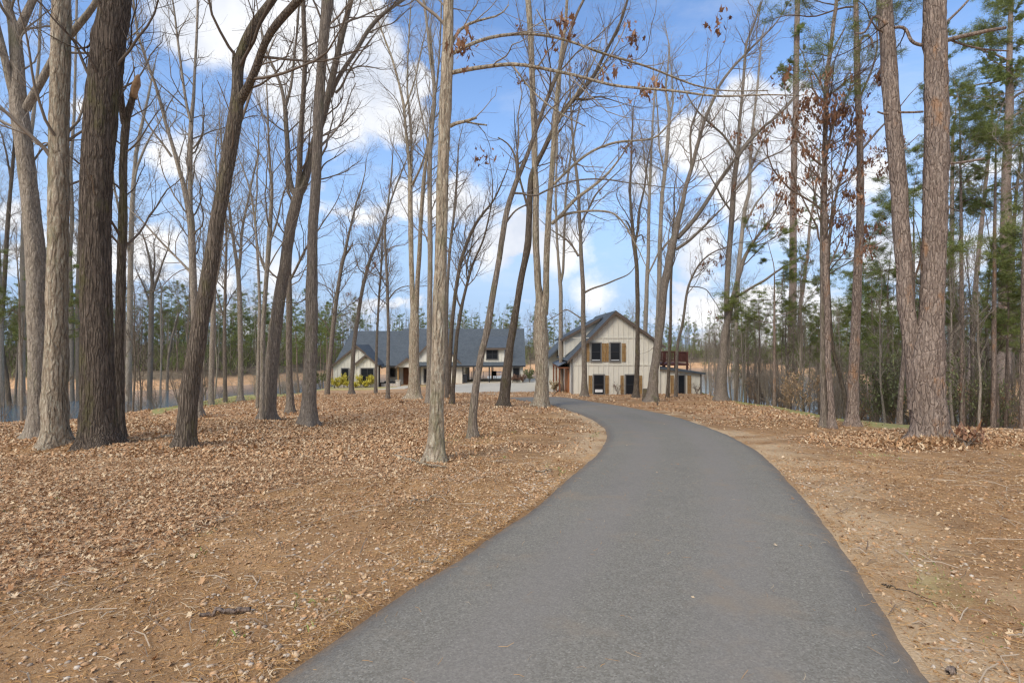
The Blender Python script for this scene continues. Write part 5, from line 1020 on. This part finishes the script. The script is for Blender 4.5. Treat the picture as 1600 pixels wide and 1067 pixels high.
for j in range(4): MB().box(-6.95, .75, 69.10, 69.108, z + .28 + j * .17, z + .288 + j * .17).build('cable', MBLK, rl)
for j, (xx, lab) in enumerate(((-2.35, 'dark patio chair seen through the carport, right of the second post'),)):
    yy = 68.2; z = GZ(xx, yy) + .05; ch = empty('patio_chair', (xx, yy, z), lab, 'chair')
    MB().box(xx - .28, xx + .28, yy - .28, yy + .28, z + .40, z + .46).build('seat', MBLK, ch); MB().prismx([(yy + .24, z + .46), (yy + .29, z + .46), (yy + .40, z + 1.0), (yy + .35, z + 1.0)], xx - .28, xx + .28).build('backrest', MBLK, ch)
    for sx_ in (-1, 1):
        for sy_ in (-1, 1): MB().box(xx + sx_ * .25 - .025, xx + sx_ * .25 + .025, yy + sy_ * .25 - .025, yy + sy_ * .25 + .025, z, z + .40).build('leg', MBLK, ch)

bt = empty('moored_boat', (PX(774, 586, 120)[0], 120, -7), 'small white boat with a dark canopy on the lake, seen through the carport', 'boat')
x0 = bt.location.x; b = MB(); n_ = 9; pr_ = []
hull = [(-1.9, .0), (-1.7, .42), (-.9, .62), (.6, .62), (1.9, .62), (1.9, -.62), (.6, -.62), (-.9, -.62), (-1.7, -.42)]
b.poly([(x0 + a_ * .92, 120 + c_ * .6, -7.15) for a_, c_ in hull] + [(x0 + a_, 120 + c_, -6.35) for a_, c_ in hull], [tuple(range(8, -1, -1)), tuple(range(9, 18))] + [(i, (i + 1) % 9, (i + 1) % 9 + 9, i + 9) for i in range(9)]); b.build('hull', MWHT, bt)
MB().box(x0 - .5, x0 + 1.4, 119.45, 120.55, -5.35, -5.27).build('canopy', flat('navy_canvas', (.05, .08, .16), .8), bt)
for a_, c_ in ((-.4, -.5), (1.3, -.5), (-.4, .5), (1.3, .5)): MB().box(x0 + a_ - .03, x0 + a_ + .03, 120 + c_ - .03, 120 + c_ + .03, -6.34, -5.35).build('canopy_pole', MWT2, bt)
def shrub(name, label, x, y, w_, h_, mat, n, size, stems=7, group=None, cat='shrub', twg='grey', stemmy=False):
    z = GZ(x, y) + .03; r = empty(name, (x, y, z), label, cat, group); rg = np.random.default_rng(int(abs(x * 100 + y)))
    P = np.zeros((stems, 6, 3)); R = np.zeros((stems, 6)); a = rg.uniform(0, 6.3, stems)
    for j in range(6):
        t = j / 5; P[:, j] = np.stack([np.cos(a) * t * w_ * .42 + rg.normal(0, .02, stems), np.sin(a) * t * w_ * .42, t ** .8 * h_ * rg.uniform(.8, 1.02, stems)], 1); R[:, j] = .014 * (1 - .7 * t)
    tb = Tubes(); tb.add(P, R, 5)
    C, Rr, Ln = spawn(P, R, np.full(stems, 7), .2, h_ * .45, .6, .6, 5, .1, .2, .004, rg=rg); tb.add(C, Rr, 3)
    C2_, R2_, _ = spawn(C, Rr, np.full(len(C), 4), .2, h_ * .2, .6, .6, 4, .1, .2, .003, rg=rg); tb.add(C2_, R2_, 3)
    tb.build('stems', TW[twg], r)
    pool = np.concatenate([C2_.reshape(-1, 3), C.reshape(-1, 3)]); sel = pool[rg.integers(0, len(pool), n)] + rg.normal(0, .045, (n, 3))
    if n: o = make_leaves('leaves', sel[:, 0], sel[:, 1], np.maximum(.01, sel[:, 2]), rg.uniform(size * .6, size * 1.2, n), False, 1.1, mat, None, r); o['kind'] = 'stuff'
    return r
MYEL = leaf_material('yellow_leaf', [(0, (.55, .48, .03)), (.4, (.78, .66, .04)), (.8, (.85, .78, .12)), (.95, (.42, .42, .05))]); MRED = leaf_material('purple_brown_leaf', [(0, (.09, .04, .035)), (.5, (.15, .07, .05)), (.9, (.22, .12, .08))]); MGRN = leaf_material('evergreen_leaf', [(0, (.05, .10, .03)), (.5, (.09, .15, .045)), (.9, (.16, .21, .08))]); MTAN = leaf_material('tan_blade', [(0, (.45, .36, .2)), (.5, (.6, .5, .3)), (.9, (.36, .28, .17))])
YG = 'yellow shrubs along the left gable wall'
for px, w_, h_, lab in ((522.5, .8, .95, 'leftmost low yellow shrub at the corner of the left gable'), (529, .8, .6, 'low yellow shrub between the leftmost one and the tall one'), (537, .75, 1.2, 'tall yellow shrub under the narrow left gable window'), (544, .9, .65, 'low spreading yellow shrub beside the gable tree trunk'), (556, .7, .5, 'small low yellow shrub left of the wide window'), (564, .95, 1.2, 'largest yellow shrub under the wide double window'), (571, .7, .55, 'low yellow shrub between the two tall right-hand ones'), (578.5, .75, 1.1, 'yellow shrub furthest right, by the porch corner')):
    shrub('yellow_shrub', lab, (px - 800) / 800 * 58.6, 58.6, w_, h_, MYEL, 900, .09, group=YG)
for px, lab in ((800, 'dark red-brown shrub left of the garage-end window'), (808, 'dark red-brown shrub under the garage-end window'), (817, 'dark red-brown shrub at the right corner of the garage end')): shrub('redbrown_shrub', lab, (px - 800) / 800 * 60.4, 60.4, .9, .75, MRED, 900, .08, group='dark red-brown shrubs by the garage end')
shrub('green_shrub', 'round green shrub at the right end of the main house', 2.1, 61, 1.1, 1.3, MGRN, 1500, .09)
shrub('ornamental_grass', 'clump of tan ornamental grass by the awning posts', 3.75, 45.5, .7, .8, MTAN, 500, .12, cat='plant')
shrub('bare_shrub', 'small bare shrub between the two lower gable windows', 8.55, 41.4, .7, .75, MRED, 60, .07)
shrub('bare_shrub', 'small bare shrub under the lower window of the deck wing', 15.0, 41.5, .6, .7, MRED, 60, .07)
shrub('dead_shrub', 'brown dead leafy sprig poking up from the leaves right of the twin pine', *G(1512, 700)[:2], .5, .30, MCLING, 80, .10, group=None, cat='plant')
shrub('sapling', 'tiny evergreen sapling at the base of the broad dark tree', *G(1028, 634)[:2], .5, .4, MGRN, 60, .05, cat='plant')
shrub('green_shrub', 'dark evergreen shrub just left of the main house gable', -21.8, 58.2, 1.6, 1.6, MGRN, 1500, .1)
# stump and fallen branches
st = G(1010, 627); s_ = Tubes(); n_ = 8; P = np.stack([np.full(n_, 0.), np.zeros(n_), np.linspace(-.1, .75, n_)], 1); Rr = np.linspace(.26, .19, n_)
s_.add(P[None], Rr[None], 14, trunk_profile(P, Rr, 14, .12, .4, np.random.default_rng(4))[None], cap=True)
o = s_.build('tree_stump', BK['dark']); o.location = st; tag(o, 'short dark stump against the broad dark tree by the gabled building', 'stump')
def branch(label, pts, w0, w1, twigs=3, seed=1, mat='shag'):
    P = np.array([np.append(G(*p)[:2], 0) for p in pts]); P[:, 2] = [float(gz(np.array([q[0]]), np.array([q[1]]))[0]) + w0 * .8 + .02 for q in P]
    k = P[0, 1] / F; Q = smooth(resample(P, 14), 1); rg = np.random.default_rng(seed); Q[:, 2] += rg.normal(0, .01, 14); R = np.linspace(w0, w1, 14)
    t = Tubes(); t.add(Q[None], R[None], 9, (1 + rg.normal(0, .06, (1, 14, 9))), cap=True)
    C, Rr, _ = spawn(Q[None], R[None], [twigs], .3, .35, .7, .5, 5, .03, .15, .004, rg=rg); t.add(C, Rr, 5)
    o = t.build('fallen_branch', BK[mat], None, Q[0]); o.location = Q[0]; tag(o, label, 'branch'); return o
branch('long fallen branch with splayed end lying left of the front hickory', [(618,712),(645,718),(670,725),(696,730)], .028, .012, 5, 1)
branch('thick short log lying on the dirt in the left foreground', [(312,960),(340,957),(365,955),(392,952)], .012, .016, 0, 2, 'pine')
branch('thin pale stick lying on the dirt near the drive edge', [(655,880),(672,881),(700,879)], .006, .003, 1, 3)
branch('forked white stick on the dirt below the front hickory', [(640,784),(655,783),(668,781),(675,776)], .008, .004, 2, 4)
branch('grey stick at the foot of the leaning mossy tree', [(252,690),(264,690),(276,689)], .03, .02, 1, 5, 'shag')
branch('low twiggy branch beside the pale twin-stemmed tree', [(625,632),(638,628),(655,630)], .04, .02, 7, 6, 'dark')
branch('curved grey stick right of the front hickory', [(836,740),(848,740),(862,735)], .010, .006, 2, 7)
branch('broken stick on the dirt right of the drive', [(1378,918),(1395,926),(1406,932)], .006, .004, 1, 8, 'dark')
# a pine cone by the bottom right of the drive
pc = G(1486, 1056); b = Tubes(); nP = 9; P = np.stack([np.linspace(-.034, .034, nP), np.zeros(nP), np.full(nP, 0.)], 1); Rr = .020 * np.sin(np.linspace(.35, 2.7, nP)) ** .7
b.add(P[None], Rr[None], 14, (1 + .35 * ((np.arange(nP)[:, None] + np.arange(14)[None]) % 2 - .5))[None], cap=True); o = b.build('pine_cone', BK['pine']); o.location = (pc[0], pc[1], float(gz(pc[:1], pc[1:2])[0]) + .025); o.rotation_euler.z = .5
tag(o, 'open dark pine cone beside the drive, bottom right', 'pine cone')

# ---------------------------------------------------------------- the wood round the lake
def copy_tree(o, loc, rz, sc, label, group, tilt=0):
    c = o.copy(); col.objects.link(c); c.location = loc; c.rotation_euler = (tilt, 0, rz); c.scale = (sc[0], sc[0], sc[1]); c['label'] = label; c['group'] = group
    for ch in o.children:
        d = ch.copy(); col.objects.link(d); d.parent = c
        for g2 in ch.children:
            e = g2.copy(); col.objects.link(e); e.parent = d
    return c
def wild(kind, seed, H, lod=1, low=None):
    """a wood tree seen from some way off"""
    rg = np.random.default_rng(seed); n_ = 26
    t = np.linspace(0, 1, n_); P = np.zeros((n_, 3)); P[:, 2] = t * H - .3 * (1 - t)
    for ax in (0, 1): P[:, ax] = sum(rg.normal(0, .16 * H / 16) / h_ * np.sin(np.pi * h_ * t) for h_ in (1, 2, 3, 5)) + rg.normal(0, .35) * t * H / 16
    r0 = H * (.0075 if kind != 'pine' else .0090) * rg.uniform(.8, 1.15); R = r0 * (1 - .88 * t ** 1.1); R[0] *= 1.25
    tb, cr = Tubes(), Tubes(); Pm, Rm = [P], [R]
    if kind != 'pine':
        for _ in range(rg.integers(1, 4)):
            C, Rr, _l = spawn(P[None], R[None], [1], .35, H * .38, .38, .75, n_, .035, .035, .02, rg=rg); Pm.append(C[0]); Rm.append(Rr[0])
    PM, RM = np.stack(Pm), np.stack(Rm); tb.add(PM, RM, 7)
    if kind == 'pine':
        bare = rg.uniform(.42, .62) if low is None else low
        C1, R1, L1 = spawn(PM, RM, [int(34 * lod)], bare, lambda p, t_, g_: H * .155 * g_.uniform(.45, 1.1, len(t_)) * (1.12 - .75 * (t_ - bare) / (1 - bare)) , 1.3, .42, 7, .09, .1, .012, rg=rg)
        C0, R0, _ = spawn(PM, RM, [12], .2, H * .05, 1.4, .3, 4, -.02, .1, .012, rg=rg); cr.add(C0, R0, 3)
        C2, R2, L2 = spawn(C1, R1, np.clip(L1 * 3.4, 2, 9), .3, lambda p, t_, g_: L1[p] * .38 * g_.uniform(.6, 1.2, len(t_)), .8, .6, 4, .05, .15, .008, rg=rg)
        cr.add(C1, R1, 4); cr.add(C2, R2, 3)
        tips = np.concatenate([C2[:, -1], C2[:, -2], C1[:, -1], PM[0][-2:]])
        nV, nF = needle_clumps(tips, int(30 * lod), .27, rg, .0105 / lod)
    else:
        C1, R1, L1 = spawn(PM, RM, [int(30 * lod)] + [int(16 * lod)] * (len(PM) - 1), .28 if lod > .9 else .35, lambda p, t_, g_: H * .2 * g_.uniform(.4, 1.1, len(t_)) * (1.15 - .75 * t_), .62, .42, 8, .09, .12, .011, rg=rg)
        C2, R2, L2 = spawn(C1, R1, np.clip(L1 * 2.6, 2, 8), .15, lambda p, t_, g_: L1[p] * .45 * g_.uniform(.5, 1.2, len(t_)), .6, .6, 5, .08, .15, .0075, rg=rg)
        C3, R3, L3 = spawn(C2, R2, np.clip(L2 * 3.5, 1, 5), .2, lambda p, t_, g_: L2[p] * .5 * g_.uniform(.5, 1.2, len(t_)), .6, .6, 3, .05, .2, .006, rg=rg)
        cr.add(C1, R1, 4); cr.add(C2, R2, 3); cr.add(C3, R3, 3); nV = None
    return PM, tb, cr, nV, (nF if nV is not None else None)
def wild_proto(kind, seed, H, bk, low=None):
    PM, tb, cr, nV, nF = wild(kind, seed, H, 1, low)
    r = empty('pine_tree' if kind == 'pine' else 'bare_tree', (0, 0, -60), 'x', 'tree', 'x')
    tb.build('trunk', BK[bk], r); c = cr.build('crown', TW[bk], r)
    if nV is not None: o = meshobj('needles', nV, [nF], MNEED, c); o['kind'] = 'stuff'
    return r
MTANL = leaf_material('beech_leaf', [(0, (.36, .20, .09)), (.5, (.52, .32, .16)), (.9, (.62, .45, .27))])
PN = [wild_proto('pine', 50 + i, 15, 'pine') for i in range(6)]
PF = [wild_proto('pine', 70 + i, 15, 'pine', (.16, .3, .24, .38)[i]) for i in range(4)]
BR = [wild_proto('bare', 80 + i, 15, ('grey', 'pale', 'pale', 'pale', 'grey', 'grey')[i]) for i in range(6)]
def bush_proto(seed, leafm=None, H=2.6):
    rg = np.random.default_rng(seed); s_ = 9; r = empty('bare_bush' if leafm is None else 'leafy_bush', (0, 0, -60), 'x', 'bush', 'x'); a = rg.uniform(0, 6.3, s_); P = np.zeros((s_, 9, 3)); R = np.zeros((s_, 9))
    for j in range(9): t = j / 8; P[:, j] = np.stack([np.cos(a) * t * H * .33 * rg.uniform(.9, 1.1, s_), np.sin(a) * t * H * .33, t * H * rg.uniform(.93, 1.04, s_) - .1], 1); R[:, j] = .017 * (1 - .8 * t)
    tb = Tubes(); tb.add(P, R, 5); C1, R1, L1 = spawn(P, R, np.full(s_, 10), .15, H * .42, .55, .6, 6, .06, .16, .006, rg=rg); tb.add(C1, R1, 4)
    C2, R2, L2 = spawn(C1, R1, np.full(len(C1), 5), .15, H * .2, .6, .6, 4, .05, .2, .0045, rg=rg); tb.add(C2, R2, 3); tb.build('stems', TW[('grey', 'pale')[seed % 2]], r)
    if leafm:
        pool = np.concatenate([C2.reshape(-1, 3), C1.reshape(-1, 3)]); sel = pool[rg.integers(0, len(pool), 1500)] + rg.normal(0, .05, (1500, 3))
        o = make_leaves('leaves', sel[:, 0], sel[:, 1], np.maximum(.02, sel[:, 2]), rg.uniform(.05, .10, 1500), False, 1.2, leafm, None, r); o['kind'] = 'stuff'
    return r
BU = [bush_proto(301), bush_proto(302), bush_proto(303)]
BL = [bush_proto(311, MTANL), bush_proto(312, MGRN)]
SA = [wild_proto('bare', 95 + i, 6.5, ('grey', 'pale', 'grey')[i]) for i in range(3)]
used = {}
placed = []
def spot(px, Y): x = (px - HX) / F * Y; return x, Y, float(hgt(x, Y))
def plant(protos, n, pr, yr, hr, label, group, mind=1.1, zmin=-6.75, test=None):
    k = 0; tries = 0
    while k < n and tries < n * 60:
        tries += 1
        px = random.uniform(*pr); u = (px - HX) / F
        a, b = yr(u); Y = random.uniform(a, b)
        if b <= a: continue
        x, y, z = spot(px, Y)
        if z < zmin or any((x - q[0]) ** 2 + (y - q[1]) ** 2 < mind ** 2 for q in placed): continue
        if test and not test(x, y, px): continue
        p = random.choice(protos); h_ = random.uniform(*hr); placed.append((x, y)); k += 1
        base = 6.5 if p in SA else (2.6 if p in BU + BL else 15)
        args = ((x, y, z - .05), random.uniform(0, 6.3), (h_ / base * random.uniform(.85, 1.15), h_ / base), label, group)
        if p not in used: used[p] = 1; p.location = args[0]; p.rotation_euler.z = args[1]; p.scale = (args[2][0], args[2][0], args[2][1]); p['label'] = label; p['group'] = group
        else: copy_tree(p, *args)
    return k
yc = lambda u: float(ip(u, cU, cY)); dd = lambda u: float(ip(u, dU, dD))
near = lambda a, b: (lambda u: (yc(u) + a, yc(u) + b))
far = lambda a, b: (lambda u: (dd(u) + a, dd(u) + b))
# near bank, right
plant(PN, 12, (1460, 1700), near(5, 24), (8.5, 13), 'pine in the wood on the slope down to the lake, right side', 'pines on the right slope', 1.2)
plant(PN, 30, (1120, 1470), near(8, 38), (6.5, 9.5), 'slender green pine further down the slope right of the gabled building', 'pines beyond the grass edge', 1.4)
plant(BR, 20, (1440, 1720), near(2.5, 24), (8, 14), 'bare grey tree in the wood on the slope at the right', 'bare trees on the right slope', 1.0)
plant(BR, 46, (1110, 1470), near(4, 40), (5.5, 9.5), 'bare tree down the slope right of the gabled building', 'bare trees beyond the grass edge', 1.2)
plant(SA, 34, (1110, 1700), near(2.5, 26), (3.2, 7), 'thin bare sapling in the undergrowth of the right-hand wood', 'saplings on the right slope', .7)
plant(BU, 26, (1120, 1700), near(4, 24), (1.6, 3.6), 'bare twiggy bush in the undergrowth of the right-hand wood', 'bare bushes on the right slope', .5)
plant(BL[:1], 16, (1120, 1700), near(3, 24), (1.2, 2.6), 'bush with tan dead leaves in the right-hand wood', 'tan-leaved bushes on the right slope', .5)
plant(BL[1:], 14, (1180, 1700), near(3, 22), (1.5, 3.2), 'small evergreen bush in the right-hand wood', 'evergreen bushes on the right slope', .5)
plant(BR, 14, (1098, 1250), near(3, 34), (5, 9), 'slim bare tree between the deck wing and the water', 'slim trees by the water right of the wing', 1.0)
# near bank, left
plant(PN, 9, (-120, 215), near(3, 18), (8, 11.5), 'pine on the lake slope seen between the left foreground trunks', 'pines on the left slope', 1.2)
plant(BR, 13, (-120, 235), near(2, 20), (8, 13), 'bare tree on the lake slope behind the left foreground trunks', 'bare trees on the left slope', 1.0)
plant(SA, 16, (-100, 470), near(2.5, 24), (2.5, 5.5), 'thin bare sapling near the left shore of the lake', 'saplings by the left shore', .8)
plant(BR, 9, (240, 520), near(6, 44), (8, 12), 'bare tree on the grassy shore left of the main house', 'bare trees on the grassy shore', 2)
plant(PN, 9, (430, 518), near(2, 40), (7, 11), 'green pine close to the left end of the main house', 'pines left of the house', 2)
plant(BU, 22, (-120, 500), near(3, 30), (1.3, 3.0), 'bare twiggy bush near the left shore', 'bare bushes by the left shore', .5)
# round the houses
plant(PN, 12, (690, 1130), lambda u: (80, 92), (10, 14.5), 'pine behind the houses with its top above the roofs', 'pines behind the houses', 2.5, -7.5)
plant(BR, 18, (530, 1120), lambda u: (78, 92), (9, 14), 'bare tree behind the houses with twigs above the roofline', 'bare trees behind the houses', 2, -7.5)
# far bank
plant(PF, 90, (-60, 560), far(4.5, 30), (12, 19), 'green pine on the far bank left of the main house', 'pines on the far left bank', 1.6)
plant(BR, 44, (-60, 560), far(3.5, 26), (11, 16), 'bare grey tree on the far bank left of the main house', 'bare trees on the far left bank', 1.5)
plant(PF, 34, (560, 1120), far(6, 30), (9, 15), 'pine on the far bank behind the houses', 'pines on the far middle bank', 2)
plant(BR, 26, (560, 1120), far(5, 26), (8, 13), 'bare tree on the far bank behind the houses', 'bare trees on the far middle bank', 2)
plant(PF, 40, (1120, 1640), far(4, 30), (11, 18), 'pine on the far bank seen through the right-hand wood', 'pines on the far right bank', 2)
plant(BR, 28, (1120, 1640), far(3, 26), (8, 13), 'bare tree on the far bank seen through the right-hand wood', 'bare trees on the far right bank', 2)
for p in PN + PF + BR + SA + BU + BL:
    if p not in used: bpy.data.objects.remove(p)
# distant woodland closing the view beyond the far bank
tb_, cr_, nVs, nFs = Tubes(), Tubes(), [], []; cnt = 0
proto = [wild('pine', 200 + i, 14, .6, .2 + .06 * i) for i in range(3)] + [wild('bare', 210 + i, 13, .6) for i in range(3)]
rg = np.random.default_rng(9); tv, tf, cv, cf = [], [], [], []; a0 = b0 = c0 = 0
for i in range(900):
    px = rg.uniform(-250, 1850); u = (px - HX) / F; Y = dd(u) + rg.uniform(9, 95); x = u * Y; z = float(hgt(x, Y))
    if abs(x) > 240 or Y > 262: continue
    k = rg.integers(0, 6); PM, tb1, cr1, nV, nF = proto[k]; a = rg.uniform(0, 6.3); s_ = rg.uniform(.85, 1.3) * (1 if i % 3 else .45)
    def xf(V): return np.stack([(V[:, 0] * math.cos(a) - V[:, 1] * math.sin(a)) * s_ + x, (V[:, 0] * math.sin(a) + V[:, 1] * math.cos(a)) * s_ + Y, V[:, 2] * s_ + z], 1)
    V = np.concatenate(tb1.V + cr1.V); offs = len(np.concatenate(tb1.V)); 
    fs = [f for f in tb1.F if f.shape[1] == 4] + [f + offs for f in cr1.F if f.shape[1] == 4]; tv.append(xf(V)); tf += [f + a0 for f in fs]; a0 += len(V)
    if nV is not None: cv.append(xf(nV)); cf.append(nF + c0); c0 += len(nV)
bv = []; gv = []
for i in range(2600):
    px = rg.uniform(-250, 1850); u = (px - HX) / F; Y = dd(u) + 4.5 + abs(rg.normal(0, 26)); x = u * Y
    if abs(x) > 240 or Y > 262: continue
    h_ = rg.uniform(1.2, 4.5) if i % 3 else rg.uniform(4, 8); n_ = 44; c = np.stack([rg.normal(x, h_ * .35, n_), rg.normal(Y, h_ * .35, n_), np.full(n_, float(hgt(x, Y))) + rg.random(n_) * h_ * .6], 1)
    d = rg.normal(0, .45, (n_, 3)) + np.array([0, 0, 1]); s_ = np.cross(d, rg.normal(0, 1, (n_, 3))); s_ /= np.linalg.norm(s_, axis=1, keepdims=True)
    (gv if i % 5 < 2 else bv).append(np.stack([c - s_ * .035, c + s_ * .035, c + d * h_ * .5], 1).reshape(-1, 3))
gv = np.concatenate(gv); o = meshobj('far_evergreens', gv, [np.arange(len(gv)).reshape(-1, 3)], MNEED); tag(o, 'low evergreen growth at the foot of the wood across the lake', kind='stuff')
bv = np.concatenate(bv); o = meshobj('far_brush', bv, [np.arange(len(bv)).reshape(-1, 3)], TW['grey']); tag(o, 'grey-brown brush thickening the foot of the wood across the lake', kind='stuff')
o = meshobj('far_woodland', np.concatenate(tv), [np.concatenate(tf)], TW['grey']); tag(o, 'bare grey-brown woodland massed on the hills across the lake', kind='stuff')
o = meshobj('far_woodland', np.concatenate(cv), [np.concatenate(cf)], MNEED); tag(o, 'dark green pine foliage massed on the hills across the lake', kind='stuff')
